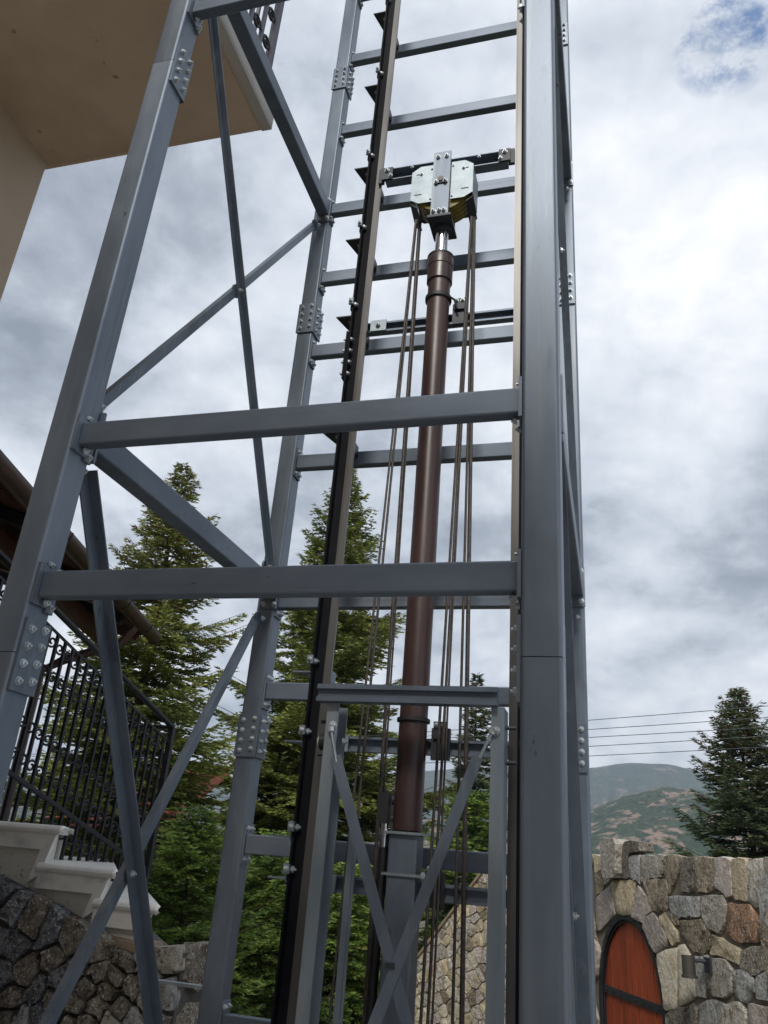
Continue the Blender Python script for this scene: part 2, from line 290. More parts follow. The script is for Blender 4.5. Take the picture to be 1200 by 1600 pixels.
def vnoise(x, y, seed):
    def h(i, j):
        v = np.sin(i * 127.1 + j * 311.7 + seed * 74.7) * 43758.5453; return v - np.floor(v)
    xi = np.floor(x); yi = np.floor(y); fx = x - xi; fy = y - yi; fx = fx * fx * (3 - 2 * fx); fy = fy * fy * (3 - 2 * fy)
    return (h(xi, yi) * (1 - fx) + h(xi + 1, yi) * fx) * (1 - fy) + (h(xi, yi + 1) * (1 - fx) + h(xi + 1, yi + 1) * fx) * fy
def fbm(x, y, seed, o_=5):
    s_ = 0; a = 0.5
    for k_ in range(o_): s_ = s_ + a * vnoise(x, y, seed + k_); x = x * 2.03; y = y * 2.03; a *= 0.5
    return s_
def hillmat(name, g1, g2, bare, lo, hi, sc1, sc2):
    m = bpy.data.materials.new(name); m.use_nodes = True; t = m.node_tree; n = t.nodes; L = t.links; b = n['Principled BSDF']; b.inputs['Roughness'].default_value = 1; b.inputs['Specular IOR Level'].default_value = 0.1
    co_ = n.new('ShaderNodeTexCoord'); mpp = n.new('ShaderNodeMapping'); mpp.inputs['Scale'].default_value = (1, 0.30, 0.6); L.new(co_.outputs['Object'], mpp.inputs[0])
    def nz(s_, d_, ro=0.6):
        q = n.new('ShaderNodeTexNoise'); q.inputs['Scale'].default_value = s_; q.inputs['Detail'].default_value = d_; q.inputs['Roughness'].default_value = ro; L.new(mpp.outputs[0], q.inputs['Vector']); return q.outputs['Fac']
    mr = n.new('ShaderNodeMapRange'); mr.inputs[1].default_value = lo; mr.inputs[2].default_value = hi
    ad = n.new('ShaderNodeMath'); ad.operation = 'MULTIPLY_ADD'; ad.inputs[1].default_value = 0.40; L.new(nz(sc1, 4), ad.inputs[0])
    m2 = n.new('ShaderNodeMath'); m2.operation = 'MULTIPLY'; m2.inputs[1].default_value = 0.60; L.new(nz(sc2, 8, 0.75), m2.inputs[0]); L.new(m2.outputs[0], ad.inputs[2])
    L.new(ad.outputs[0], mr.inputs[0])
    gm = n.new('ShaderNodeMix'); gm.data_type = 'RGBA'; gm.inputs[6].default_value = (*g1, 1); gm.inputs[7].default_value = (*g2, 1)
    r3 = n.new('ShaderNodeMapRange'); r3.inputs[1].default_value = 0.42; r3.inputs[2].default_value = 0.58; L.new(nz(sc2 * 1.7, 6, 0.8), r3.inputs[0]); L.new(r3.outputs[0], gm.inputs[0])
    fm = n.new('ShaderNodeMix'); fm.data_type = 'RGBA'; L.new(mr.outputs[0], fm.inputs[0]); L.new(gm.outputs[2], fm.inputs[6]); fm.inputs[7].default_value = (*bare, 1)
    L.new(fm.outputs[2], b.inputs['Base Color']); return m
HM1 = hillmat('scrub_hillside', (0.018, 0.034, 0.024), (0.050, 0.072, 0.044), (0.23, 0.165, 0.135), 0.52, 0.555, 0.045, 0.16)
HM2 = hillmat('mountain_slope', (0.028, 0.044, 0.036), (0.055, 0.072, 0.052), (0.16, 0.13, 0.115), 0.55, 0.60, 0.014, 0.05)
def hill(name, us, hs, Y0, Y1, Y2, m, seed, rough_):
    U = np.linspace(-1.6, 1.6, 420); V = np.linspace(0, 1, 90)
    H = np.interp(U, us, hs); uu, vv = np.meshgrid(U, V)
    Yy = np.where(vv < 0.72, Y0 + (Y1 - Y0) * vv / 0.72, Y1 + (Y2 - Y1) * (vv - 0.72) / 0.28)
    prof_ = np.where(vv < 0.72, np.sin(vv / 0.72 * math.pi / 2) ** 1.15, np.cos((vv - 0.72) / 0.28 * math.pi / 2))
    X = uu * Yy; Zr = H[None, :] * Y1 * prof_
    f = (fbm(X / 150, Yy / 150, seed) - 0.48); rid = 1 - np.abs(2 * fbm(X / 260 + 5, Yy / 420, seed + 9) - 1) * 2
    Z = Zr + (f * rough_ + (rid - 0.6) * rough_ * 0.8) * np.clip(prof_, 0, 1) * (1 - 0.93 * np.exp(-((vv - 0.72) / 0.16) ** 2)) - 3.2 * (prof_ < 0.02)
    Z = np.maximum(Z, -4); Z[0, :] = -4
    vs_ = np.stack([X, Yy, Z], -1).reshape(-1, 3); nu = len(U); nv = len(V)
    i, j = np.meshgrid(np.arange(nu - 1), np.arange(nv - 1)); k0 = (j * nu + i).ravel()
    fs = np.stack([k0, k0 + 1, k0 + 1 + nu, k0 + nu], -1)
    me = bpy.data.meshes.new(name); me.from_pydata(vs_.tolist(), [], fs.tolist()); me.materials.append(m)
    me.polygons.foreach_set('use_smooth', [True] * len(me.polygons)); me.update()
    o = bpy.data.objects.new(name, me); C.objects.link(o); tag(o, kind='structure'); return o
hill('hill', [-1.6, -0.5, -0.2, -0.028, 0.0115, 0.054, 0.0875, 0.16, 0.4, 1.6], [0.02, 0.03, 0.050, 0.063, 0.079, 0.089, 0.088, 0.092, 0.07, 0.02], 260, 900, 1250, HM1, 3, 11)
hill('mountain', [-1.6, -0.5, -0.2, -0.0264, 0, 0.0347, 0.0626, 0.0862, 0.1155, 0.2, 0.5, 1.6], [0.05, 0.08, 0.105, 0.1143, 0.1184, 0.1221, 0.122, 0.1161, 0.105, 0.08, 0.06, 0.04], 1150, 1900, 2700, HM2, 5, 26)

# ================================================================== steel shaft frame
FY, BY = 1.90, 3.65
XL0, XL1, XR0, XR1 = -1.771, -1.670, -0.210, -0.109
ZB, ZT = -2.0, 7.4
shaft = thing('lift_shaft_frame', 'tall blue-grey bolted steel lift shaft frame of four columns beside the balcony', 'steel frame', (-0.94, 2.85, ZB))
def column(x0, x1, y0, y1, joints):
    zs = [ZB] + joints + [ZT]
    cx, cy_ = (x0 + x1) / 2, (y0 + y1) / 2
    for a, b in zip(zs[:-1], zs[1:]):
        MB().sweep(rhs(x1 - x0, y1 - y0, 0.010, 4), (cx, cy_, a + 0.0012), (cx, cy_, b - 0.0012), (0, 1, 0)).build('column', STEEL, shaft, origin=(cx, cy_, a))
JF, JB = [0.478, 3.01, 5.6], [0.514, 3.015, 5.15]
column(XL0, XL1, FY, FY + 0.11, JF); column(XR0, XR1, FY, FY + 0.11, JF)
column(XL0, XL1, BY, BY + 0.10, JB); column(XR0, XR1, BY, BY + 0.10, JB)
def splice(ax, x, y0, y1, zc, h=0.2, s=1.0, rows=4, cols=2):
    # ax '+x'/'-x': plate on the plane X=x between y0,y1 ; '-y'/'+y': plate on the plane Y=x between X y0,y1
    t = 0.010; sg = 1 if ax[0] == '+' else -1; bl = []
    for i in range(rows):
        for j in range(cols):
            q = y0 + (y1 - y0) * (0.24 + 0.52 * j / max(1, cols - 1)) if cols > 1 else (y0 + y1) / 2
            z = zc - h / 2 + h * (0.14 + 0.72 * i / (rows - 1)) + (0.012 if (j and cols > 1) else -0.0) * 0.8
            bl.append((x + sg * t, q, z) if ax[1] == 'x' else (q, x + sg * t, z))
    if ax[1] == 'x': plate(shaft, (x, y0, zc - h / 2), (x + sg * t, y1, zc + h / 2), ax, bl, s=s)
    else: plate(shaft, (y0, x, zc - h / 2), (y1, x + sg * t, zc + h / 2), ax, bl, s=s)
for zc, h in ((0.478, 0.215), (3.01, 0.235), (5.6, 0.22)):
    splice('+x', XL1, FY + 0.008, FY + 0.118, zc, h, 1.0); splice('-x', XR0, FY + 0.008, FY + 0.118, zc, h, 1.0)
    splice('+y', FY + 0.11, XL0, XL1 + 0.008, zc, h); splice('+y', FY + 0.11, XR0, XR1, zc, h)
for zc, h in ((0.514, 0.20), (3.015, 0.215), (5.15, 0.215)):
    splice('-y', BY, XL0 - 0.004, XL1 + 0.006, zc, h, 0.95); splice('+x', XL1, BY + 0.005, BY + 0.108, zc, h, 0.95)
    splice('-y', BY, XR0, XR1 - 0.004, zc, h, 0.95); splice('-x', XR0, BY + 0.005, BY + 0.108, zc, h, 1.15)
# front beams, with welded end plates bolted to the columns
for zt in (7.38, 5.76, 3.425, 1.262, 0.737, -0.75):
    hh = 0.083
    MB().sweep(rhs(0.046, hh, 0.006, 3), (XL1 + 0.012, FY + 0.048, zt - hh / 2), (XR0 - 0.012, FY + 0.048, zt - hh / 2)).build('front_beam', STEELX, shaft, origin=(-0.94, FY + 0.048, zt - hh / 2))
    for ax, x, sg in (('+x', XL1, 1), ('-x', XR0, -1)):
        plate(shaft, (x, FY + 0.004, zt - hh - 0.024), (x + sg * 0.010, FY + 0.072, zt + 0.022), ax, [], name='end_plate')
        pl = plate(shaft, (x, FY + 0.0725, zt - hh - 0.035), (x + sg * 0.010, FY + 0.108, zt + 0.030), ax,
                   [(x + sg * 0.010, FY + 0.09, zt + 0.012), (x + sg * 0.010, FY + 0.09, zt - hh - 0.018)], name='end_plate')
        bolt(pl, (x + sg * 0.010, FY + 0.09, zt - hh / 2), ax)
        bolt(pl, (x + sg * 0.006, FY + 0.05, zt + 0.026), ax, 0.9); bolt(pl, (x + sg * 0.02, FY + 0.055, zt - hh - 0.010), '-z' if False else ax, 0.9)
# back wall beams (the ladder)
LAD = (6.85, 6.15, 5.41, 4.68, 3.95, 3.378, 2.82, 2.066, 1.249, 0.779, 0.072, -0.645)
for zt in LAD:
    hh = 0.085
    MB().sweep(rhs(0.05, hh, 0.006, 3), (XL1 + 0.012, BY + 0.035, zt - hh / 2), (XR0 - 0.012, BY + 0.035, zt - hh / 2)).build('back_beam', STEELX, shaft, origin=(-0.94, BY + 0.035, zt - hh / 2))
    for ax, x, sg in (('+x', XL1, 1), ('-x', XR0, -1)):
        plate(shaft, (x, BY + 0.003, zt - hh - 0.045), (x + sg * 0.010, BY + 0.085, zt + 0.045), ax,
              [(x + sg * 0.010, BY + 0.022, zt + 0.024), (x + sg * 0.010, BY + 0.066, zt + 0.024), (x + sg * 0.010, BY + 0.022, zt - hh - 0.024), (x + sg * 0.010, BY + 0.066, zt - hh - 0.024)], name='end_plate', s=0.95)
# side beams along Y
for xc in (-1.70, -0.150):
    for zt in (6.45, 3.935, 1.305, -1.30):
        hh = 0.10
        MB().sweep(rhs(0.075, hh, 0.008, 3), (xc, FY + 0.122, zt - hh / 2), (xc, BY - 0.012, zt - hh / 2)).build('side_beam', STEELX, shaft, origin=(xc, 2.8, zt))
        for yy, ax, t in ((FY + 0.11, '+y', 0.011), (BY, '-y', -0.011)):
            sg = 1 if t > 0 else -1
            plate(shaft, (xc - 0.052, yy, zt - hh - 0.05), (xc + 0.046, yy + t, zt + 0.045), ax,
                  [(xc - 0.028, yy + t, zt + 0.024), (xc + 0.028, yy + t, zt + 0.024), (xc - 0.028, yy + t, zt - hh - 0.026), (xc + 0.028, yy + t, zt - hh - 0.026)], name='end_plate', s=1.1)
# angle-iron diagonals in the two side planes, crossing at a bolt
def angle_iron(p0, p1, face, w_=0.05, t=0.006, side=1):
    # one leg in the side plane, the other turned inwards ("face" = +1 towards +X)
    p0 = Vector(p0); p1 = Vector(p1); d = (p1 - p0).normalized(); b = Vector((1, 0, 0)) * face; a = d.cross(Vector((1, 0, 0))).normalized() * side
    prof = [(0, 0), (w_, 0), (w_, t), (t, t), (t, w_ * 0.8), (0, w_ * 0.8)]
    vs_ = [q + a * (u - w_ / 2) + b * v for q in (p0, p1) for u, v in prof]; n = 6
    fs = [(i, (i + 1) % n, n + (i + 1) % n, n + i) for i in range(n)] + [(5, 4, 3, 2, 1, 0)[:], tuple(range(n, 2 * n))]
    return MB().add(vs_, fs).build('diagonal_brace', STEEL, shaft, origin=(p0 + p1) / 2)
def side_x(x, zlo, zhi, face, yA0, zA0, yA1, zA1, yC0, zC0, yC1, zC1, wA=0.05, wC=0.05):
    a = angle_iron((x, yA0, zA0), (x, yA1, zA1), face, wA, side=1)
    c = angle_iron((x - 0.008 * face, yC0, zC0), (x - 0.008 * face, yC1, zC1), -face, wC, side=1)
    # crossing bolt
    dA = ((yA1 - yA0), (zA1 - zA0)); dC = ((yC1 - yC0), (zC1 - zC0)); det = dA[0] * (-dC[1]) + dC[0] * dA[1]
    tt = ((yC0 - yA0) * (-dC[1]) + dC[0] * (zC0 - zA0)) / det
    yc, zc = yA0 + dA[0] * tt, zA0 + dA[1] * tt
    m = MB().lathe((x - 0.02, yc, zc), [(0.034, 0), (0.034, 0.013)], 20, 'x').build('crossing_disc', STEEL, shaft, origin=(x, yc, zc), smooth=True)
    bolt(m, (x + 0.007, yc, zc), '+x')
    for (y_, z_) in ((yA0, zA0), (yA1, zA1), (yC0, zC0), (yC1, zC1)):
        gm = MB().lathe((x - 0.022, y_, z_), [(0.036, 0), (0.036, 0.011)], 20, 'x').build('gusset_tab', STEEL, shaft, origin=(x, y_, z_), smooth=True)
        bolt(gm, (x + 0.007, y_, z_), '+x')
for x in (-1.715, -0.150):
    f_ = 1
    side_x(x, 1.3, 3.9, f_, 2.07, 3.66, 3.60, 1.37, 2.05, 1.40, 3.60, 3.72, 0.040, 0.038)
    side_x(x, -1.3, 1.2, f_, 2.04, 1.14, 3.60, -1.35, 2.06, -1.28, 3.60, 1.09, 0.055, 0.040)
# short flat bar towards the stair wall
MB().box((-2.02, 3.68, -0.568), (-1.772, 3.715, -0.556)).build('tie_bar', ZINC, shaft)

# ================================================================== guide rails
RY = 3.35
def guide_rail(tip, base, label, zs, lab2):
    sg = 1 if tip > base else -1
    t = thing('guide_rail', label, 'guide rail', (base, RY, ZB), 'lift guide rails')
    b = MB(); b.box((base, RY - 0.045, ZB), (base + sg * 0.010, RY + 0.045, ZT)); b.build('rail_foot', RAILB, t)
    mid_ = base + sg * 0.050
    MB().box((base + sg * 0.010, RY - 0.008, ZB), (mid_, RY + 0.008, ZT)).build('rail_web', RAILB, t)
    MB().box((mid_, RY - 0.008, ZB), (tip, RY + 0.008, ZT)).build('rail_blade', RAILG, t)
    for z in zs:
        # bracket: horizontal triangular shelf from the rail foot back to the ladder beam, with an upturned flange
        x0 = base - sg * 0.012
        br = MB().prism([(x0 - sg * 0.100, RY + 0.02, z - 0.028), (x0, RY + 0.02, z - 0.028), (x0, BY + 0.01, z - 0.028), (x0 - sg * 0.02, BY + 0.01, z - 0.028)], (0, 0, -0.007))
        br.box((x0, RY - 0.035, z - 0.035), (x0 + sg * 0.007, BY + 0.012, z + 0.028))
        o = br.build('rail_bracket', DARK if z > 1.1 else STEEL, t, origin=(x0, RY + 0.1, z))
        bolt(o, (x0 + sg * 0.0215, RY - 0.026, z + 0.005), '+x' if sg > 0 else '-x', 1.1)
        bolt(o, (x0 - sg * 0.03, RY + 0.07, z - 0.035), '-z', 1.0)
        c = MB().box((x0 - sg * 0.004, RY - 0.062, z - 0.012), (x0 + sg * 0.022, RY - 0.046, z + 0.026)).build('rail_clip', GALV, t)
        bolt(c, (x0 + sg * 0.009, RY - 0.062, z + 0.006), '-y', 0.9)
    for zj in (2.46, 5.0 + 0.9, -1.2):
        f = MB().box((base - sg * 0.013, RY - 0.05, zj - 0.15), (base - sg * 0.001, RY + 0.05, zj + 0.15)).build('fishplate', RAILB, t, origin=(base, RY, zj))
        for k_ in range(4):
            for yo in (-0.03, 0.03):
                bolt(f, (base - sg * 0.013, RY + yo, zj - 0.11 + k_ * 0.073), '-x' if sg > 0 else '+x', 1.1)
                bolt(f, (base + sg * 0.010, RY + yo, zj - 0.11 + k_ * 0.073), '+x' if sg > 0 else '-x', 0.9)
    return t
zb_ = [6.13, 5.39, 4.66, 3.93, 3.36, 2.80, 2.06, 0.80, 0.49, 0.10, -0.06, -0.63]
guide_rail(-1.211, -1.296, 'left T-shaped lift guide rail, black with bare metal blade, standing left of the brown cylinder', zb_, '')
guide_rail(-0.415, -0.330, 'right T-shaped lift guide rail with bare metal blade, half hidden behind the near column', zb_, '')

# C-shaped rails carrying the cylinder brackets between the guide rails
def c_rail(zc, label, y=RY + 0.075, x0=-1.292, x1=-0.335):
    t = thing('cross_rail', label, 'steel rail', (x0, y, zc), 'C-shaped cross rails behind the cylinder')
    h = 0.032; prof = [(-0.02, -h), (0.02, -h), (0.02, -h + 0.011), (-0.006, -h + 0.011), (-0.006, h - 0.011), (0.02, h - 0.011), (0.02, h), (-0.02, h)]
    MB().sweep([(u, v) for u, v in prof], (x0, y, zc), (x1, y, zc)).build('channel', STEELX, t)
    p = plate(t, (x0 + 0.085, y - 0.034, zc - 0.035), (x0 + 0.175, y - 0.026, zc + 0.035), '-y', [(x0 + 0.13, y - 0.034, zc)], m=ZINC, name='end_bracket', s=1.2)
    MB().box((-0.745, y - 0.048, zc - 0.055), (-0.665, y - 0.024, zc + 0.075)).build('clamp_block', DARK, t)
    b = MB().box((-0.735, y - 0.062, zc + 0.03), (-0.675, y - 0.049, zc + 0.10)).build('clamp_lug', DARK, t, origin=(-0.7, y - 0.05, zc + 0.06))
    bolt(b, (-0.722, y - 0.062, zc + 0.085), '-y', 0.9); bolt(b, (-0.690, y - 0.062, zc + 0.085), '-y', 0.9)
    return t
c_rail(2.70, 'highest C-shaped cross rail, with black clamp behind the brown cylinder below its collar')
c_rail(0.462, 'C-shaped cross rail with black clamp just below the top beam of the braced sling')
c_rail(-0.095, 'lowest C-shaped cross rail, behind the square grey post under the cylinder')

# ================================================================== hydraulic ram
CX, CY = -0.820, RY
ram = thing('hydraulic_cylinder', 'tall brown hydraulic lift cylinder with chrome rod and pulley head on top', 'hydraulic cylinder', (CX, CY, ZB))
MB().lathe((CX, CY, 0), [(0.055, 0.118), (0.062, 0.123), (0.062, 0.14), (0.0605, 0.15), (0.0605, 2.93)], 40).build('outer_tube', TUBE, ram, smooth=True)
MB().lathe((CX, CY, 0), [(0.061, 2.90), (0.070, 2.905), (0.070, 3.00), (0.073, 3.005), (0.073, 3.07), (0.069, 3.082), (0.050, 3.084)], 40).build('gland_collar', TUBE, ram, smooth=True, angle=20)
MB().lathe((CX, CY, 0), [(0.066, 3.066), (0.075, 3.068), (0.075, 3.078), (0.06, 3.088)], 40).build('wiper_ring', DARK, ram, smooth=True)
MB().lathe((CX, CY, 0), [(0.0605, 2.775), (0.071, 2.780), (0.072, 2.80), (0.0605, 2.806)], 32).build('clamp_ring', RUBBER, ram, smooth=True)
MB().lathe((CX, CY, 0), [(0.0605, 0.55), (0.071, 0.553), (0.071, 0.567), (0.0605, 0.57)], 32).build('clamp_ring', RUBBER, ram, smooth=True)
MB().tube([(CX + 0.065, CY - 0.02, 2.79), (CX + 0.09, CY - 0.01, 2.775), (CX + 0.105, CY, 2.72)], 0.006, 8).build('bleed_hose', RUBBER, ram, smooth=True)
MB().lathe((CX, CY, 0), [(0.036, 3.08), (0.036, 3.285)], 32).build('piston_rod', CHROME, ram, smooth=True)
# square post under the tube
MB().sweep(rhs(0.118, 0.118, 0.008, 3), (CX, CY, ZB), (CX, CY, 0.105), (0, 1, 0)).build('support_post', STEEL, ram)
MB().box((CX - 0.075, CY - 0.075, 0.106), (CX + 0.075, CY + 0.075, 0.116)).build('seat_plate', ZINC, ram)
sp_ = MB().box((CX - 0.078, CY - 0.068, -0.045), (CX + 0.085, CY - 0.061, -0.035)); sp_.box((CX + 0.0612, CY - 0.061, -0.045), (CX + 0.068, CY + 0.08, -0.035)); sp_.box((CX - 0.078, CY - 0.061, -0.045), (CX - 0.071, CY + 0.08, -0.035))
o = sp_.build('strap_clamp', ZINC, ram, origin=(CX, CY, -0.04)); bolt(o, (CX + 0.085, CY - 0.064, -0.04), '+x', 1.2)
# valve and pipe
MB().box((-0.935, CY - 0.04, 0.145), (-0.895, CY + 0.04, 0.262)).build('valve_block', RUBBER, ram)
MB().lathe((-0.888, CY, 0.235), [(0.018, 0), (0.018, 0.03)], 16, 'x').build('valve_port', DARK, ram, smooth=True)
MB().lathe((-0.888, CY, 0.165), [(0.014, 0), (0.014, 0.03)], 16, 'x').build('valve_port', DARK, ram, smooth=True)
MB().lathe((-0.912, CY, 0), [(0.020, 0.055), (0.020, 0.098), (0.026, 0.100), (0.026, 0.125), (0.016, 0.128), (0.016, 0.146)], 12).build('pipe_fitting', CHROME, ram, smooth=True)
MB().tube([(-0.912, CY, 0.056), (-0.915, CY, -0.3), (-0.925, CY + 0.01, -0.8), (-0.94, CY + 0.05, -1.95)], 0.019, 14).build('oil_hose', RUBBER, ram, smooth=True)
# pulley head
YFR = CY - 0.095
MB().box((CX - 0.066, CY - 0.108, 3.287), (CX + 0.066, CY + 0.085, 3.303)).build('head_plate', DARK, ram)
MB().lathe((CX, CY, 0), [(0.05, 3.262), (0.05, 3.286)], 24).build('head_flange', DARK, ram, smooth=True)
for yy, fr in ((YFR - 0.012, True), (CY + 0.083, False)):
    b = MB().box((CX - 0.050, yy, 3.304), (CX + 0.050, yy + 0.012, 3.775)).build('strap_plate', STEEL, ram, origin=(CX, yy, 3.5))
    ax = '-y' if fr else '+y'; yb = yy if fr else yy + 0.012
    for px, pz in ((-0.024, 3.735), (0.026, 3.735), (-0.034, 3.325), (0.0, 3.325), (0.026, 3.325)): bolt(b, (CX + px, yb, pz), ax, 1.15)
    if fr:
        MB().box((CX - 0.034, yy - 0.008, 3.528), (CX + 0.034, yy, 3.545)).build('axle_keeper', DARK, b)
        MB().lathe((CX, yy - 0.014, 3.556), [(0.017, 0), (0.017, 0.014)], 20, 'y').build('axle_end', GUT, b, smooth=True)
        bolt(b, (CX - 0.026, yy - 0.008, 3.537), '-y', 1.0); bolt(b, (CX + 0.026, yy - 0.008, 3.537), '-y', 1.0)
def cover(sgn, y, t, yb):
    x1, x2, x3 = CX + sgn * 0.053, CX + sgn * 0.130, CX + sgn * 0.176
    zt_, zb2 = 3.705, 3.425
    P = [(x1, y, zb2), (x2, y, zb2), (x3, y, zb2 + 0.03), (x3, y, zt_ - 0.035), (x2, y, zt_), (x1, y, zt_)]
    o = MB().prism(P, (0, t, 0)).build('cover_plate', ZINC, ram, origin=(CX + sgn * 0.11, y, 3.56))
    s_ = 1 if t > 0 else -1
    for k_, (xx, z0, w_) in enumerate(((CX + sgn * 0.135, zb2 + 0.065, 0.042), (CX + sgn * 0.135, zt_ - 0.06, 0.034))):
        MB().box((xx - w_ / 2, y - 0.0015 * s_, z0 - 0.003), (xx + w_ / 2, y - 0.0002 * s_, z0 + 0.003)).build('slot', RUBBER, o)
    bolt(o, (CX + sgn * 0.123, y - 0.001, zt_ - 0.06), '-y' if t > 0 else '+y', 0.75)
    bolt(o, (CX + sgn * 0.062, y - 0.001, zt_ - 0.03), '-y' if t > 0 else '+y', 0.5); bolt(o, (CX + sgn * 0.062, y - 0.001, zb2 + 0.02), '-y' if t > 0 else '+y', 0.5)
    return o
for sgn in (-1, 1):
    cover(sgn, YFR + 0.010, 0.003, 0); cover(sgn, CY + 0.075, -0.003, 0)
    # folded rim of the cover
    MB().prism([(CX + sgn * 0.1765, YFR + 0.010, 3.452), (CX + sgn * 0.1765, CY + 0.075, 3.452), (CX + sgn * 0.1765, CY + 0.075, 3.67), (CX + sgn * 0.1765, YFR + 0.010, 3.67)], (sgn * 0.003, 0, 0)).build('cover_rim', ZINC, ram)
    MB().prism([(CX + sgn * 0.140, CY - 0.07, 3.405), (CX + sgn * 0.182, CY - 0.07, 3.44), (CX + sgn * 0.182, CY + 0.075, 3.405), (CX + sgn * 0.14, CY + 0.075, 3.37)], (0, 0, 0.006)).build('rope_guard', RUBBER, ram)
# sheave (grooved, yellow)
prof = []
for k_ in range(5):
    y_ = -0.056 + k_ * 0.028
    prof += [(0.163, y_ - 0.008), (0.163, y_ - 0.004), (0.152, y_), (0.163, y_ + 0.004)]
prof = [(0.05, -0.068)] + [(0.155, -0.066)] + prof + [(0.155, 0.066), (0.05, 0.068)]
MB().lathe((CX, CY, 3.535), prof, 40, 'y').build('sheave', YEL, ram, smooth=True)
for a in range(5):
    aa = a * 2 * math.pi / 5 + 0.4
    MB().tube([(CX + 0.055 * math.cos(aa), CY - 0.071, 3.535 + 0.055 * math.sin(aa)), (CX + 0.14 * math.cos(aa), CY - 0.071, 3.535 + 0.14 * math.sin(aa))], 0.006, 6).build('sheave_rib', DARK, ram)
# crosshead guide beam
chan = [(-0.03, -0.045), (0.03, -0.045), (0.03, -0.039), (-0.024, -0.039), (-0.024, 0.039), (0.03, 0.039), (0.03, 0.045), (-0.03, 0.045)]
xb = MB().sweep(chan, (-1.185, CY + 0.0, 3.752), (-0.455, CY + 0.0, 3.752)).build('crosshead_beam', STEEL, ram, origin=(CX, CY, 3.75))
for sx in (-1, 1):
    xe = -1.19 if sx < 0 else -0.45
    MB().box((xe - 0.055 * sx, CY - 0.045, 3.70), (xe + 0.012 * sx, CY - 0.031, 3.79)).build('guide_shoe', DARK, xb)
    MB().box((xe + 0.0 * sx, CY - 0.03, 3.69), (xe + 0.034 * sx, CY - 0.010, 3.80)).build('guide_shoe', DARK, xb)
    bolt(xb, (xe - 0.02 * sx, CY - 0.046, 3.765), '-y', 1.1); bolt(xb, (xe - 0.045 * sx, CY - 0.046, 3.72), '-y', 0.9)
    bolt(xb, (CX + sx * 0.20, CY - 0.031, 3.775), '-y', 0.7)

# ================================================================== ropes
def rope(pts, label, y0=RY, r=0.0062, dy=0.0):
    P = [onY(px, py, y0 + dy) for px, py in pts]
    d = (P[-1] - P[0]); top = P[0] + d.normalized() * -0.03 if pts[0][1] > 300 else P[0]
    k_ = (-1.9 - P[-1].z) / (P[-1].z - P[0].z); bot = P[-1] + (P[-1] - P[0]) * k_
    q = top.lerp(bot, 0.5)
    o = MB().tube([top, bot], r, 8).build('suspension_rope', ROPE, None, origin=top, smooth=True)
    tag(o, label, 'steel rope', 'steel suspension ropes hanging from the pulley head')
rope([(649, 350), (592, 870), (566, 1120)], 'leftmost dark steel rope under the left side of the pulley head', r=0.0058, dy=-0.05)
rope([(650.5, 350), (600, 870), (574, 1120)], 'second steel rope from the left below the pulley head, between two others', dy=-0.03)
rope([(655, 352), (618, 870), (602, 1120)], 'steel rope left of the brown cylinder, the closest to the black valve block', r=0.0085, dy=0.03)
rope([(657.5, 352), (622, 870), (607, 1120)], 'thin steel rope right beside the cylinder on its left side', r=0.0045, dy=0.05)
rope([(736, 345), (701.5, 870), (657, 1600)], 'steel rope slanting down closest to the right side of the brown cylinder', dy=-0.05)
rope([(737, 345), (709, 870), (668, 1600)], 'second steel rope to the right of the cylinder, slanting down', dy=-0.03)
rope([(737.5, 345), (714, 870), (675, 1600)], 'third steel rope to the right of the cylinder, slanting down', dy=-0.02, r=0.0045)
rope([(739.5, 345), (724.5, 870), (707, 1600)], 'steel rope second from the right, under the right side of the pulley head', dy=0.03)
rope([(741, 345), (731, 870), (721.5, 1600)], 'rightmost and thickest dark steel rope, nearest the right guide rail', r=0.010, dy=0.05)

# ================================================================== car sling (braced frame)
SY = 3.10
sl_ = thing('lift_sling', 'grey lift car sling with channel top beam and crossed flat braces before the cylinder', 'lift frame', (-0.79, SY, -1.9))
prof = [(-0.03, -0.034), (0.03, -0.034), (0.03, -0.016), (0.012, -0.014), (0.012, 0.014), (0.03, 0.016), (0.03, 0.034), (-0.03, 0.034)]
MB().sweep([(u, v) for u, v in prof], (-1.166, SY, 0.616), (-0.428, SY, 0.616)).build('top_beam', STEELX, sl_)
for x0, sg in ((-1.125, 1), (-0.403, -1)):
    w_ = 0.050; m_ = MB()
    m_.box((x0, SY + 0.012, -1.9), (x0 + sg * 0.005, SY + 0.115, 0.581)); m_.box((x0, SY + 0.004, -1.9), (x0 + sg * w_, SY + 0.0118, 0.581)); m_.box((x0, SY + 0.1152, -1.9), (x0 + sg * w_, SY + 0.122, 0.581))
    m_.build('upright', GALV, sl_)
    # roller guide
    xr = x0 - sg * 0.02
    o = MB().lathe((xr - sg * 0.03, SY + 0.10, 0.437), [(0.030, 0), (0.034, 0.004), (0.034, 0.030), (0.030, 0.034)] if sg < 0 else [(0.030, 0), (0.034, 0.004), (0.034, 0.030), (0.030, 0.034)], 24, 'x').build('guide_roller', RUBBER, sl_, smooth=True)
    MB().lathe((xr - sg * 0.03 + (0.034 if sg < 0 else -0.006), SY + 0.10, 0.437), [(0.022, 0), (0.022, 0.006)], 20, 'x').build('roller_cap', WHITE, o, smooth=True)
    for dz in (0.075, -0.055):
        MB().tube([(x0 - sg * 0.002, SY + 0.06, 0.437 + dz), (x0 - sg * 0.04, SY + 0.06, 0.437 + dz)], 0.008, 8).build('adjusting_screw', DARK, sl_, smooth=True)
    bolt(sl_, (x0 + sg * 0.052, SY + 0.09, 0.44), '+x' if sg > 0 else '-x', 1.2)
    bolt(sl_, (x0 + sg * 0.03, SY + 0.0042, 0.49), '-y', 1.4)
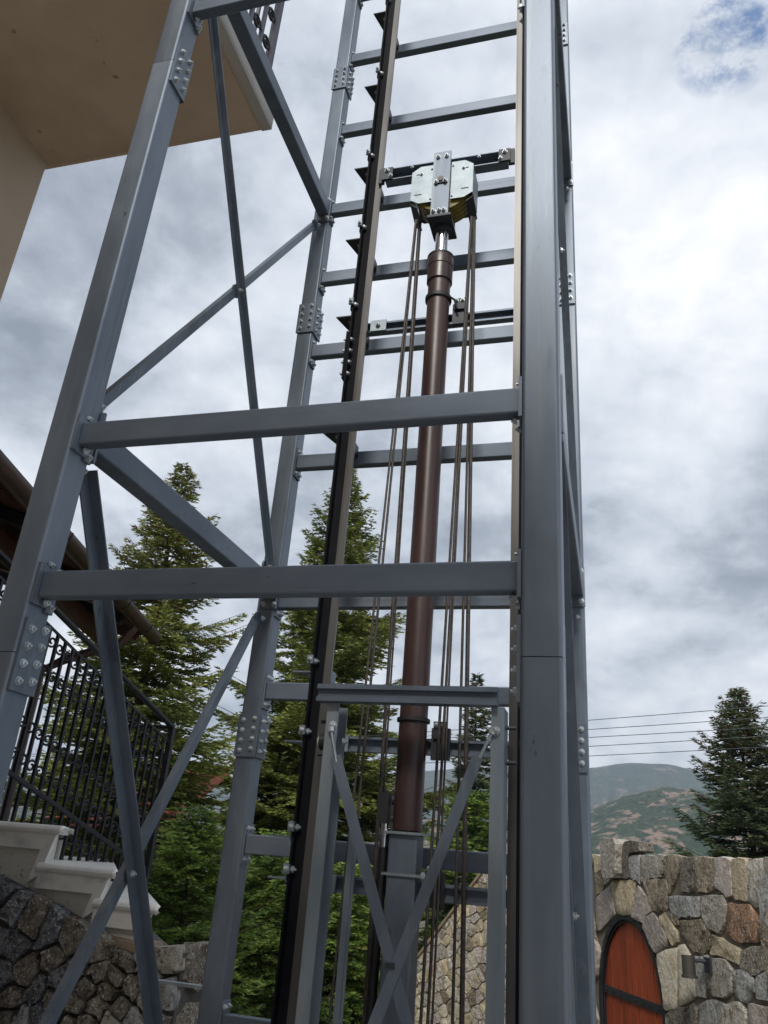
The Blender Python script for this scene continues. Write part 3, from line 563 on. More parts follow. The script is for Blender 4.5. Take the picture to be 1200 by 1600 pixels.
def flat(p0, p1, y, w_=0.042, t=0.006):
    p0 = Vector((p0[0], y, p0[1])); p1 = Vector((p1[0], y, p1[1])); d = (p1 - p0).normalized(); a = d.cross(Vector((0, 1, 0))) * w_ / 2
    return MB().prism([p0 - a, p0 + a, p1 + a, p1 - a], (0, t, 0)).build('cross_brace', STEEL, sl_, origin=(p0 + p1) / 2)
f1 = flat((-1.066, 0.37), (-0.435, -1.20), SY - 0.010); f2 = flat((-0.498, 0.39), (-1.085, -1.20), SY - 0.0175)
for a, b in (((-1.100, SY - 0.006, 0.485), (-1.060, SY - 0.006, 0.345)), ((-0.440, SY - 0.006, 0.50), (-0.505, SY - 0.006, 0.36))):
    MB().tube([a, b], 0.0065, 8).build('tension_rod', ZINC, sl_, smooth=True)
    MB().tube([a, Vector(a).lerp(Vector(b), 0.15)], 0.013, 6).build('tension_nut', BOLT, sl_)
MB().box((-0.805, SY - 0.024, -0.338), (-0.770, SY - 0.018, -0.320)).build('brace_clip', DARK, sl_)
# thin galvanised conduit in the shaft
tg = MB().box((-1.045, RY - 0.06, -1.95), (-1.020, RY - 0.035, 0.12)); tg.box((-1.0185, RY - 0.06, -1.95), (-1.008, RY - 0.055, 0.12))
tag(tg.build('galvanised_strip', GALV, None, origin=(-1.03, RY - 0.05, -1.95)), 'thin upright galvanised strip between the left sling upright and the black oil hose', 'metal strip')

# ================================================================== house with balcony on the left
hb = thing('balcony_house', 'beige rendered house with a large balcony slab overhead at the left', 'house', (-3.3, 0, -2.0))
SZ = 3.9
MB().box((-7.0, -2.9, -2.0), (0.9, -2.3, 5.6)).build('added_shade_wall', WALLP, hb)  # unseen wall added behind the camera to shade the steel fronts
MB().box((-7.0, -2.29, SZ), (-1.862, 2.965, SZ + 0.13)).build('balcony_slab', SOFF, hb)
MB().box((-1.861, -2.29, SZ - 0.015), (-1.80, 2.985, SZ + 0.14)).build('slab_edge', EDGE, hb)
MB().box((-7.0, 2.965, SZ - 0.004), (-1.862, 2.985, SZ + 0.14)).build('slab_edge', SOFF, hb)
MB().box((-6.9, -2.295, -2.0), (-3.33, 2.94, SZ - 0.002)).build('wall', WALLP, hb)
MB().box((-6.9, -2.295, SZ + 0.141), (-3.34, 2.90, 6.5)).build('upper_wall', WALLP, hb)
def scroll(c, ax, r, sgn, turns=1.35, n=22, th=0.006, flip=1):
    # planar S-spiral in the plane spanned by ax (horizontal unit) and z
    P = []
    for i in range(n):
        t = i / (n - 1); a = sgn * (t * turns * 2 * math.pi) ; rr = r * (1 - 0.72 * t)
        P.append(Vector(c) + ax * (rr * math.cos(a) * flip) + Vector((0, 0, 1)) * rr * math.sin(a))
    return P
# balcony railing
br = thing('balcony_railing', 'iron railing with scrolls standing on the balcony slab edge, top left', 'railing', (-1.86, 2.9, SZ + 0.14))
yv = Vector((0, 1, 0)); ys_ = [2.90 - 0.135 * k_ for k_ in range(16)]
for i, yy in enumerate(ys_):
    r_ = 0.020 if i % 8 == 0 else 0.011
    MB().box((-1.855 - r_, yy - r_, SZ + 0.14), (-1.855 + r_, yy + r_, SZ + 1.12)).build('baluster', IRONB, br, origin=(-1.855, yy, SZ + 0.14))
MB().box((-1.88, ys_[-1], SZ + 1.121), (-1.83, 2.93, SZ + 1.15)).build('handrail', IRONB, br)
MB().box((-1.866, ys_[-1], SZ + 0.20), (-1.844, 2.875, SZ + 0.212)).build('bottom_rail', IRONB, br)
for i in range(15):
    yc = (ys_[i] + ys_[i + 1]) / 2
    for zc in (SZ + 0.55, SZ + 0.80):
        MB().tube(scroll((-1.855, yc, zc), yv, 0.05, 1), 0.009, 6).build('scroll', IRON, br)
x_ = [-1.86 - 0.14 * k_ for k_ in range(1, 10)]
for xx in x_: MB().box((xx - 0.01, 2.89, SZ + 0.14), (xx + 0.01, 2.91, SZ + 1.12)).build('baluster', IRONB, br, origin=(xx, 2.9, SZ + 0.14))
MB().box((-3.3, 2.875, SZ + 1.121), (-1.885, 2.925, SZ + 1.15)).build('handrail', IRONB, br)

# ================================================================== neighbouring house eave, far left
dE = Vector((-0.293, 0.956, 0)).normalized(); pE = Vector((-0.956, -0.293, 0)); EF = Vector((-4.894, 7.52, 2.0))
eh = thing('eave_house', 'house with dark wooden eave, brown gutter and clay tiles behind the stair railing', 'house', tuple(EF + pE * 2.2 + Vector((0, 0, -4.0))))
L_ = 5.2
def eq(s_, a, z): return EF - dE * s_ + pE * a + Vector((0, 0, z))
MB().prism([eq(0.05, 0.02, 0.06), eq(L_, 0.02, 0.06), eq(L_, 3.0, 0.86), eq(0.05, 3.0, 0.86)], (0, 0, 0.10)).build('roof', WOOD, eh)
for k_ in range(9):
    a = 0.06 + k_ * 0.16
    MB().prism([eq(0.06, a, 0.045 + a * 0.267), eq(L_, a, 0.045 + a * 0.267), eq(L_, a + 0.15, 0.045 + (a + 0.15) * 0.267), eq(0.06, a + 0.15, 0.045 + (a + 0.15) * 0.267)], (0, 0, 0.014)).build('soffit_board', WOOD, eh)
for k_ in range(8):
    s0 = 0.25 + k_ * 0.62
    MB().prism([eq(s0, 0.03, -0.05), eq(s0 + 0.09, 0.03, -0.05), eq(s0 + 0.09, 1.5, 0.342), eq(s0, 1.5, 0.342)], (0, 0, 0.09)).build('rafter', IRON if k_ % 2 else WOOD, eh)
MB().prism([eq(0.0, 0.35, -0.10), eq(0.0, 0.47, -0.10), eq(L_, 0.47, -0.10), eq(L_, 0.35, -0.10)], (0, 0, 0.14)).build('eave_beam', WOOD, eh)
hs_ = []
for i in range(13):
    a = math.pi * i / 12; hs_.append((-0.085 * math.cos(a), 0.03 - 0.085 * math.sin(a)))
hs_ += [(x * 0.9, y * 0.9) for x, y in reversed(hs_)]
gt = MB().sweep(hs_, eq(0, -0.06, 0.06), eq(L_, -0.06, 0.06)).build('gutter', GUT, eh, smooth=True)
MB().sweep([(x * 1.0, y) for x, y in [(-0.072 * math.cos(math.pi * i / 12), -0.072 * math.sin(math.pi * i / 12)) for i in range(13)]], eq(-0.004, -0.06, 0.06), eq(0.0, -0.06, 0.06)).build('gutter_end_cap', GUT, gt)
for s0 in (0.45, 1.3, 2.15, 3.0):
    MB().sweep([(x * 1.05, y * 1.05) for x, y in hs_], eq(s0, -0.06, 0.06), eq(s0 + 0.02, -0.06, 0.06)).build('gutter_bracket', IRON, gt)
MB().tube([eq(0.75, -0.06, -0.02), eq(0.75, 0.05, -0.20), eq(0.8, 0.55, -0.42), eq(0.8, 0.75, -0.55), eq(0.8, 0.75, -3.9)], 0.045, 12).build('downpipe', GUT, eh, smooth=True)
for k_ in range(22):
    s0 = 0.02 + k_ * 0.23
    cp = [(0.10 * math.cos(math.pi * i / 8), 0.06 * math.sin(math.pi * i / 8)) for i in range(9)]; cp += [(x * 0.84, y * 0.84 - 0.0) for x, y in reversed(cp)]
    for r_ in range(5 if k_ < 4 else 2):
        a0 = 0.03 + r_ * 0.38
        MB().sweep(cp, eq(s0 + 0.1, a0, 0.150 + a0 * 0.267 + r_ * 0.001), eq(s0 + 0.1, a0 + 0.42, 0.148 + (a0 + 0.42) * 0.267)).build('roof_tile', TILE, eh)
MB().prism([eq(0.9, 1.5, -3.95), eq(L_, 1.5, -3.95), eq(L_, 3.0, -3.95), eq(0.9, 3.0, -3.95)], (0, 0, 4.25)).build('wall', WOOD, eh)

# ================================================================== stone stair with marble treads
S4 = 4.5
stair = thing('marble_staircase', 'rendered outdoor staircase with white marble treads above the dark stone wall', 'staircase', (-3.2, S4, -2.0))
XT = [-3.24, -2.82, -2.505]; ZTt = [0.055, -0.155, -0.315]; XT.append(-2.505)
# treads: rounded nosing slab with an apron band below
xs0 = [-5.5, -3.36, -2.93]
for i in range(3):
    zt_ = ZTt[i]; xe = XT[i]; x0 = xs0[i]
    pr = [(0, -0.028), (0.012, -0.024), (0.022, -0.012), (0.025, 0.0), (0.022, 0.012), (0.012, 0.024), (0, 0.028)]
    t = MB(); Yf = S4 - 0.035; Yb = S4 + 1.9
    sec = [(Yf + 0.028 - u, v) for u, v in [(0, -0.026), (0.014, -0.022), (0.024, -0.011), (0.028, 0.0), (0.024, 0.011), (0.014, 0.022), (0, 0.026)]] + [(Yb, 0.026), (Yb, -0.026)]
    n = len(sec)
    vs_ = [(x0, y, zt_ - 0.026 + z) for y, z in sec] + [(xe - 0.012, y, zt_ - 0.026 + z) for y, z in sec] + [(xe, y + (0.01 if y < S4 else 0), zt_ - 0.026 + z * 0.62) for y, z in sec]
    t.add(vs_, [(k_, (k_ + 1) % n, n + (k_ + 1) % n, n + k_) for k_ in range(n)] + [(n + k_, n + (k_ + 1) % n, 2 * n + (k_ + 1) % n, 2 * n + k_) for k_ in range(n)] + [tuple(range(n - 1, -1, -1)), tuple(range(2 * n, 3 * n))])
    for q in t.v: q.x -= max(0, q.y - S4) * 0.66
    t.build('tread', MARBLE, stair, smooth=True)
    xa = xe - 0.055
    MB().prism([(x0 + 0.0, S4 - 0.005, zt_ - 0.0525), (xa, S4 - 0.005, zt_ - 0.0525), (xa - 0.03 - (0.05 if i < 2 else 0), S4 - 0.005, zt_ - 0.14), (x0 + 0.0, S4 - 0.005, zt_ - 0.14)], (0, 0.03, 0)).build('apron', MARBLE, stair)
    if i < 2:   # slanted mitre band down to the next tread
        zl = ZTt[i + 1] - 0.12
        MB().prism([(xa + 0.004, S4 - 0.006, zt_ - 0.054), (xa - 0.082, S4 - 0.006, zt_ - 0.139), (xa - 0.125, S4 - 0.006, zl), (xa - 0.045, S4 - 0.006, ZTt[i + 1] - 0.062)], (0, 0.03, 0)).build('mitre_band', MARBLE, stair)
    rb = MB().box((x0 if i == 0 else xs0[i] - 0.02, S4 + 0.026 + 0.001 * i, -2.0), (xa - 0.02, Yb - 0.002 * (i + 1), zt_ - 0.053))
    for q in rb.v: q.x -= max(0, q.y - S4) * 0.66
    rb.build('riser_block', PLAST, stair)
MB().prism([(-2.83, S4 - 0.03, -0.495), (-2.55, S4 - 0.05, -0.515), (-2.53, S4 - 0.05, -0.565), (-2.70, S4 - 0.03, -0.56), (-2.84, S4 - 0.03, -0.525)], (0, 0.22, 0)).build('loose_slab', BRK, stair)

# iron railing
def rp(r, z):     # along the railing, r in 0..1 from the far newel to the near end
    a = Vector((-3.57, 6.10, 0)); b = Vector((-3.87, 4.60, 0)); p = a.lerp(b, r); p.z = z; return p
sr_ = thing('stair_railing', 'black wrought iron stair railing with scrolls running up behind the marble treads', 'railing', (-3.57, 6.10, -0.35))
zb0, zb1, zt0, zt1 = -0.20, 0.37, 0.90, 1.52
RE = 1.6
def zbot(r): return zb0 + (zb1 - zb0) * r
def ztop(r): return zt0 + (zt1 - zt0) * r
MB().sweep(rhs(0.05, 0.028, 0.006, 2), rp(0, ztop(0)), rp(RE, ztop(RE))).build('handrail', IRON, sr_)
MB().sweep(rhs(0.016, 0.02, 0.004, 2), rp(0, ztop(0) - 0.13), rp(RE, ztop(RE) - 0.13)).build('upper_rail', IRON, sr_)
MB().sweep(rhs(0.030, 0.030, 0.004, 2), rp(0, zbot(0)), rp(RE, zbot(RE))).build('bottom_rail', IRON, sr_)
MB().sweep(rhs(0.045, 0.045, 0.004, 2), rp(0, -0.50), rp(0, ztop(0)), (0, 1, 0)).build('newel', IRON, sr_)
MB().sweep(rhs(0.05, 0.028, 0.006, 2), rp(0, ztop(0)) , rp(0, ztop(0)) + Vector((-0.45, 0, 0))).build('handrail', IRON, sr_)
NB = 19; axr = (rp(1, 0) - rp(0, 0)).normalized()
for i in range(1, int(NB * RE)):
    r = i / NB
    z0 = -0.52 if r < 0.18 else (-0.33 if r < 0.30 else (-0.16 if r < 0.75 else 0.05))
    MB().box(rp(r, z0) - Vector((0.0105, 0.0105, 0)), rp(r, ztop(r) - 0.135) + Vector((0.0105, 0.0105, 0))).build('baluster', IRON, sr_, origin=rp(r, z0))
    rc = r + 0.5 / NB
    for kk, zc in enumerate((ztop(rc) - 0.21, ztop(rc) - 0.42, zbot(rc) + 0.34, zbot(rc) + 0.12, zbot(rc) - 0.13)):
        if kk == 4 and r > 0.7: continue
        MB().tube(scroll(rp(rc, zc), axr, 0.044, 1 if kk % 2 else -1, 1.25, 16, flip=1 if i % 2 else -1), 0.0085, 5).build('scroll', IRON, sr_)

# ================================================================== stone work
def clip_poly(poly, nx, ny, d):                     # keep nx*x+ny*y <= d
    outp = []
    for i in range(len(poly)):
        a = poly[i]; b = poly[(i + 1) % len(poly)]; da = nx * a[0] + ny * a[1] - d; db = nx * b[0] + ny * b[1] - d
        if da <= 0: outp.append(a)
        if (da < 0 < db) or (db < 0 < da):
            t = da / (da - db); outp.append((a[0] + (b[0] - a[0]) * t, a[1] + (b[1] - a[1]) * t))
    return outp
def voronoi(seeds, bound, gap, aniso=1.0):
    cells = []
    for i, s in enumerate(seeds):
        poly = list(bound)
        for j, q in enumerate(seeds):
            if i == j: continue
            dx, dy = q[0] - s[0], q[1] - s[1]
            if dx * dx + dy * dy > 4: continue
            l_ = math.hypot(dx, dy); mxp = (s[0] + q[0]) / 2 * dx / l_ + (s[1] + q[1]) / 2 * dy / l_
            poly = clip_poly(poly, dx / l_, dy / l_, mxp - gap / 2)
            if len(poly) < 3: break
        cells.append(poly if len(poly) >= 3 else None)
    return cells
def smooth_poly(P, rnd=0.22, jit=0.0):
    n = len(P); Q = []
    for i in range(n):
        a = Vector(P[i - 1]).to_2d(); b = Vector(P[i]).to_2d(); c = Vector(P[(i + 1) % n]).to_2d()
        for t, q in ((rnd, a), (rnd, c)):
            l_ = (q - b).length; m_ = b + (q - b) * min(t, 0.45)
            Q.append(m_ + Vector((random.uniform(-jit, jit), random.uniform(-jit, jit))))
        # long edges get a broken point
        if (c - b).length > 0.16:
            m_ = b.lerp(c, 0.5); Q.append(m_ + Vector((random.uniform(-jit, jit), random.uniform(-jit, jit))) * 1.3)
    return Q
def stone_obj(P2, to3, nrm, m, parent, proud=0.035, jit=0.006, rnd=0.2, name='stone', flat_=False):
    Q = smooth_poly(P2, rnd, jit)
    c = sum(Q, Vector((0, 0))) / len(Q); n = len(Q)
    size = min(max((q - c).length for q in Q), 0.25)
    pr = proud * random.uniform(0.75, 1.25)
    rings = []
    for sc_k, h in ((1.0, -0.06), (1.0, pr * 0.45), (0.965, pr * 0.92), (0.6, pr * 1.0)):
        rings.append([c + (q - c) * sc_k for q in Q]); rings[-1].append(h)
    vs_ = []
    for R_ in rings:
        h = R_[-1]
        for k_, q in enumerate(R_[:-1]):
            hj = h + (random.uniform(-0.22, 0.22) * pr if (h > 0 and not flat_) else 0)
            vs_.append(to3(q[0], q[1]) + nrm * hj)
    vs_.append(to3(c[0], c[1]) + nrm * (pr * (1.0 if flat_ else random.uniform(0.9, 1.15))))
    fs = []
    for r_ in range(3):
        for k_ in range(n): fs.append((r_ * n + k_, r_ * n + (k_ + 1) % n, (r_ + 1) * n + (k_ + 1) % n, (r_ + 1) * n + k_))
    for k_ in range(n): fs.append((3 * n + k_, 3 * n + (k_ + 1) % n, 4 * n))
    return MB().add(vs_, fs).build(name, m, parent, origin=to3(c[0], c[1]), smooth=True, angle=50)

# --- left rubble wall under the stair (plane Y = 4.42)
WY = 4.43
lw = thing('rubble_wall', 'dark rubble stone wall under the staircase at the bottom left', 'stone wall', (-3.5, WY, -2.0))
top_ = [(-5.6, 0.28), (-3.62, -0.255), (-3.30, -0.345), (-2.84, -0.49), (-2.70, -0.56), (-2.56, -0.54), (-2.40, -0.50), (-2.335, -0.53), (-2.33, -2.0), (-5.6, -2.0)]
MB().prism([(x * WY / 4.5, WY + 0.03, z * WY / 4.5) for x, z in [(a, b - 0.012) for a, b in top_]], (0, 0.5, 0)).build('wall_core', MORTARD, lw)
seeds_px = [(30, 160), (90, 290), (200, 370), (330, 440), (460, 460), (20, 470), (110, 500), (15, 690), (170, 670), (340, 590), (240, 790), (80, 850), (500, 650), (615, 555), (620, 660), (480, 870), (620, 900),
            (800, 610), (820, 770), (760, 900), (735, 710), (1020, 560), (1040, 850), (60, 960), (150, 985), (350, 960), (390, 700), (330, 860), (550, 780), (690, 800), (430, 990), (920, 720), (930, 880), (850, 980), (700, 990),
            (560, 1000), (250, 960), (1000, 1000), (920, 600)]
def l3(x, z): return Vector((x, WY, z))
sd_ = []
for px, py in seeds_px:
    p = onY(px / 4, 1350 + py / 4, WY); sd_.append((p.x, p.z))
while len(sd_) < 190:
    x, z = random.uniform(-5.4, -2.35), random.uniform(-1.98, 0.2)
    if z > -0.9 and x > -3.65: continue
    if all((x - a) ** 2 + ((z - b)) ** 2 > 0.0150 for a, b in sd_): sd_.append((x, z))
    elif random.random() < 0.0005: break
tl = [(x * WY / 4.5, z * WY / 4.5) for x, z in top_]
def cut_top(poly):        # clip by the sloping top line, segment by segment below which the cell's centre lies
    cx_ = sum(p[0] for p in poly) / len(poly)
    for (ax_, az), (bx_, bz) in zip(tl[:6], tl[1:7]):
        if ax_ - 0.06 <= cx_ <= bx_ + 0.06:
            dx, dz = bx_ - ax_, bz - az; l_ = math.hypot(dx, dz); nx, nz = -dz / l_, dx / l_
            poly = clip_poly(poly, nx, nz, nx * ax_ + nz * az)
            if len(poly) < 3: return None
    return poly
cells = voronoi(sd_, [(-5.45, -1.99), (-2.305, -1.99), (-2.305, 0.25), (-5.45, 0.25)], 0.016)
for (x, z), c in zip(sd_, cells):
    if not c: continue
    c = cut_top(c)
    if not c or len(c) < 3: continue
    stone_obj(c, l3, Vector((0, -1, 0)), ST[random.choice('ddeedbde' if x < -2.9 else 'eeebdele')], lw, 0.032, 0.014, 0.13)
# rounded end stones turning the corner
for k_, z in enumerate((-0.50, -0.78, -1.02, -1.28, -1.55)):
    stone_obj([(WY + 0.06, z - 0.22), (WY + 0.50, z - 0.22), (WY + 0.50, z), (WY + 0.06, z)], lambda a, b: Vector((-2.31, a, b)), Vector((1, 0, 0)), ST[random.choice('elee')], lw, 0.05, 0.012, 0.25)

# --- big wall with the arched door, oblique: s along the wall, z up
KW = 7.0
WP0 = onY(1200, 1338, 1.0) * KW; tW = Vector((-0.4393, 1.0, 0)).normalized(); nW = Vector((-tW.y, tW.x, 0))      # nW towards the camera
if nW.dot(-WP0) < 0: nW = -nW
def w3(s, z): return Vector((WP0.x, WP0.y, 0)) + tW * s + Vector((0, 0, z))
def pxw(px, py):
    r = ray(px, py); q = r * (nW.dot(WP0) / nW.dot(r)); return ((q - Vector((WP0.x, WP0.y, 0))).dot(tW), q.z)
ZW = WP0.z
dw = thing('garden_stone_wall', 'tall garden wall of mixed granite blocks around the arched red door', 'stone wall', tuple(w3(2, -2.0)))
sA = pxw(790, 1312)[0]; zA = ZW + 0.02; sB, zB = pxw(648, 1503)
S0 = -3.0
DC, DR, DS = 2.56, 0.755, -1.09        # door centre, outer radius, springing height
def arch(r, n=20, zlow=-2.0):
    return [(DC - r, zlow)] + [(DC - r * math.cos(math.pi * i / n), DS + r * 1.08 * math.sin(math.pi * i / n)) for i in range(n + 1)] + [(DC + r, zlow)]
sE = pxw(800, 1330)[0] + 0.3
core = [(S0, -2.0)] + [(S0, ZW - 0.02), (sE, ZW - 0.02), (sE, -2.0)] + list(reversed(arch(DR)))
m_ = MB(); m_.prism([w3(a, b) - nW * 0.01 for a, b in core], -nW * 0.5).build('wall_core', MORTAR, dw)
TR = [ # hand surveyed stones (pixels of an enlarged detail, x4)
 ('y', [(118,210),(190,215),(183,300),(130,335)]), ('l', [(187,305),(205,262),(222,375),(182,410),(168,360)]),
 ('n', [(128,345),(165,320),(180,420),(140,480)]),
 ('b', [(345,220),(400,222),(410,310),(403,408),(375,380),(345,370)]), ('l', [(410,222),(498,222),(493,330),(540,352),(480,368),(440,395),(414,380)]),
 ('l', [(502,222),(552,222),(548,345),(502,333)]), ('n', [(557,222),(658,225),(653,300),(600,455),(590,470),(582,400),(560,350)]),
 ('e', [(665,240),(745,240),(742,440),(720,455),(665,455),(662,330)]), ('n', [(752,238),(872,240),(870,435),(830,455),(755,455)]),
 ('p', [(880,242),(972,245),(985,480),(950,490),(880,420)]), ('y', [(984,246),(1070,250),(1078,520),(1000,498)]),
 ('l', [(1080,270),(1120,245),(1170,250),(1194,350),(1190,545),(1130,555),(1085,500)]), ('l', [(1180,245),(1290,245),(1290,400),(1210,405),(1200,340)]),
 ('n', [(432,402),(500,372),(570,380),(583,440),(573,560),(530,603),(494,566),(460,480)]),
 ('y', [(222,385),(375,385),(345,602),(258,588)]), ('p', [(205,420),(218,410),(248,590),(238,602),(168,690),(135,700),(132,500)]),
 ('p', [(397,412),(440,480),(488,568),(443,598),(430,645),(398,640),(352,602)]), ('p', [(450,602),(490,582),(528,650),(578,760),(568,790),(503,836),(470,770),(422,668)]),
 ('y', [(533,602),(568,587),(633,690),(638,758),(610,788),(572,720),(547,670)]), ('b', [(590,485),(686,485),(700,608),(640,618),(604,570),(586,520)]),
 ('b', [(696,478),(778,485),(783,612),(712,606)]), ('l', [(787,480),(935,480),(940,520),(938,650),(904,713),(842,690),(802,610)]),
 ('o', [(962,525),(1088,532),(1128,600),(1143,650),(1133,778),(1050,773),(947,720),(955,620)]), ('n', [(1150,585),(1290,570),(1290,790),(1152,770)]),
 ('n', [(655,640),(788,626),(848,700),(843,795),(800,845),(742,830),(704,778),(667,730)]), ('y', [(862,727),(910,737),(1033,812),(1028,903),(950,868),(852,848)]),
 ('s', [(507,850),(637,797),(637,1182),(560,1198),(546,1050)]), ('s', [(643,795),(690,787),(712,832),(743,1000),(748,1110),(730,1130),(643,1178)]),
 ('b', [(745,865),(820,852),(826,1000),(808,1118),(762,1110),(757,1000)]), ('l', [(832,870),(945,882),(983,960),(978,1080),(920,1118),(832,1080)]),
 ('e', [(1040,822),(1180,792),(1208,860),(1190,940),(1120,978),(1042,928)]), ('b', [(992,942),(1040,932),(1108,990),(1118,1080),(1070,1158),(1002,1090)]),
 ('b', [(1130,992),(1290,920),(1290,1160),(1150,1128)]), ('e', [(570,1217),(640,1187),(735,1155),(768,1200),(760,1310),(572,1310)]),
 ('b', [(782,1162),(850,1132),(930,1150),(935,1310),(782,1310)]), ('l', [(946,1152),(1030,1142),(1063,1200),(1060,1310),(950,1310)]),
 ('p', [(1085,1152),(1290,1175),(1290,1310),(1085,1310)]), ('e', [(1212,420),(1290,410),(1290,560),(1207,550)]), ('b', [(1200,860),(1290,810),(1290,905),(1205,930)]),
 ('n', [(560,590),(585,575),(640,622),(648,655),(634,662)])]
def pc(a): return [pxw(900 + x / 4, 1280 + y / 4) for x, y in a]
for k_, P in TR:
    cx_ = sum(a for a, b in P) / len(P); cy2 = sum(b for a, b in P) / len(P)
    P = [(cx_ + (a - cx_) * (1 + 5.0 / max(30, abs(a - cx_))), cy2 + (b - cy2) * (1 + 4.0 / max(30, abs(b - cy2)))) for a, b in P]
    Q = pc(P); Q = [(a, min(b, ZW)) for a, b in Q]
    stone_obj(Q, w3, nW, ST[k_], dw, 0.018 if k_ != 's' else 0.016, 0.009, 0.08, flat_=(k_ == 's'))
# standing stones above the keystone
for k_, P, dpt, off in (('l', [(200,118),(300,125),(300,372),(215,365)], 0.30, 0.10), ('e', [(306,140),(405,135),(410,205),(346,215),(336,290),(338,372),(306,372)], 0.16, 0.03)):
    Q = smooth_poly(pc(P), 0.12, 0.006)
    MB().prism([w3(a, b) + nW * off for a, b in Q], -nW * dpt).build('standing_stone', ST[k_], dw, origin=w3(*pc(P)[0]))
# voronoi remainder of the wall
sd_ = []; tries = 0
sR0, sL0 = pxw(1200, 1500)[0], pxw(932, 1500)[0]
while tries < 9000 and len(sd_) < 210:
    tries += 1; s = random.uniform(S0, sE); z = random.uniform(-1.98, ZW - 0.04)
    dmin = 0.030
    if all(((s - a) * 1.0) ** 2 + ((z - b) * 0.75) ** 2 > dmin for a, b in sd_): sd_.append((s, z))
cells = voronoi(sd_, [(S0, -1.99), (sE, -1.99), (sE, ZW), (S0, ZW)], 0.012)
zFr = pxw(1100, 1600)[1]
for (s, z), c in zip(sd_, cells):
    if not c: continue
    if abs(s - DC) < DR and z < DS + DR + 0.30: continue
    if z < DS + DR and s < DC: c = clip_poly(c, 1, 0, DC - DR - 0.015)
    if z < DS + DR and s > DC: c = clip_poly(c, -1, 0, -(DC + DR + 0.015))
    if len(c) < 3: continue
    if s > DC + DR and z < DS + 0.30: pass
    elif (sR0 - 0.03) < s < (sL0 + 0.03) and z > zFr - 0.12: continue
    stone_obj(c, w3, nW, ST[random.choice('lpynblnbe')], dw, 0.018, 0.011, 0.09)
# voussoirs on the hidden left side of the arch and jambs
for sgn in (1,):
    for i in range(3):
        a0, a1 = math.radians(8 + i * 24), math.radians(30 + i * 24)
        P = [(DC + sgn * 0.77 * math.cos(a0), DS + 0.83 * math.sin(a0)), (DC + sgn * 1.12 * math.cos(a0), DS + 1.2 * math.sin(a0)), (DC + sgn * 1.12 * math.cos(a1), DS + 1.2 * math.sin(a1)), (DC + sgn * 0.77 * math.cos(a1), DS + 0.83 * math.sin(a1))]
        if i < 1: stone_obj(P, w3, nW, ST['p'], dw, 0.04, 0.006, 0.15)
# --- sloping wall that falls away to the left of the garden wall
Q1 = onY(808, 1296, 11.15); Q2 = onY(640, 1517, 12.0)
SP1 = Vector((Q1.x, 11.15, 0)); tS = (Vector((Q2.x, 12.0, 0)) - SP1); LS = tS.length; tS.normalize(); nS = Vector((-tS.y, tS.x, 0))
if nS.dot(-SP1) < 0: nS = -nS
def s3(a, z): return SP1 + tS * a + Vector((0, 0, z))
sw_ = thing('sloping_stone_wall', 'pale warm stone wall whose clay-capped top slopes down, seen between the ropes', 'stone wall', tuple(s3(LS / 2, -2.0)))
def slz(a): return Q1.z + (Q2.z - Q1.z) * a / LS
MB().prism([s3(0, -2.0) - nS * 0.01, s3(0, Q1.z - 0.02) - nS * 0.01, s3(LS * 1.25, slz(LS * 1.25) - 0.02) - nS * 0.01, s3(LS * 1.25, -2.0) - nS * 0.01], -nS * 0.4).build('wall_core', MORTAR, sw_)
sd_ = []; tries = 0
while tries < 6000 and len(sd_) < 190:
    tries += 1; a = random.uniform(0, LS * 1.25); z = random.uniform(-1.98, Q1.z)
    if z > slz(a) - 0.01: continue
    if all(((a - p) * 1.5) ** 2 + ((z - q) * 0.62) ** 2 > 0.0085 for p, q in sd_): sd_.append((a, z))
cells = voronoi(sd_, [(-0.02, -1.99), (LS * 1.25, -1.99), (LS * 1.25, Q1.z), (-0.02, Q1.z)], 0.010)
dx, dz = LS, Q2.z - Q1.z; l_ = math.hypot(dx, dz); nx, nz = -dz / l_, dx / l_
for (a, z), c in zip(sd_, cells):
    if not c: continue
    c = clip_poly(c, nx, nz, nz * Q1.z)
    if len(c) < 3: continue
    stone_obj(c, s3, nS, ST[random.choice('lpyylslssyypn')], sw_, 0.022, 0.005, 0.12)
for i in range(10):
    t0, t1 = i / 8, (i + 0.97) / 8
    A_, B_ = s3(LS * t0, slz(LS * t0)), s3(LS * t1, slz(LS * t1))
    MB().prism([A_ + nS * 0.05, B_ + nS * 0.05, B_ - nS * 0.45, A_ - nS * 0.45], Vector((0, 0, 0.045))).build('coping_slab', BRK, sw_, origin=A_)

# --- arched door
dr = thing('arched_door', 'arched red-brown plank door in an iron frame in the stone wall', 'door', tuple(w3(DC, -2.0)))
n = 24
def ringm(r0, r1, d0, d1, zlow, m, name, parent):
    A = arch(r1, n, zlow); B = arch(r0, n, zlow); k_ = len(A); v = []
    for dd in (d0, d1):
        v += [w3(*p) - nW * dd for p in A] + [w3(*p) - nW * dd for p in B]
    fs = []
    for i in range(k_ - 1):
        fs += [(i, i + 1, k_ + i + 1, k_ + i), (2 * k_ + i, 3 * k_ + i, 3 * k_ + i + 1, 2 * k_ + i + 1), (i, 2 * k_ + i, 2 * k_ + i + 1, i + 1), (k_ + i, k_ + i + 1, 3 * k_ + i + 1, 3 * k_ + i)]
    return MB().add(v, fs).build(name, m, parent)
fr = ringm(0.69, 0.75, -0.005, 0.10, -2.0, DARK, 'iron_frame', dr)
fr2 = ringm(0.665, 0.69, 0.012, 0.10, -2.0, IRON, 'inner_frame', dr)
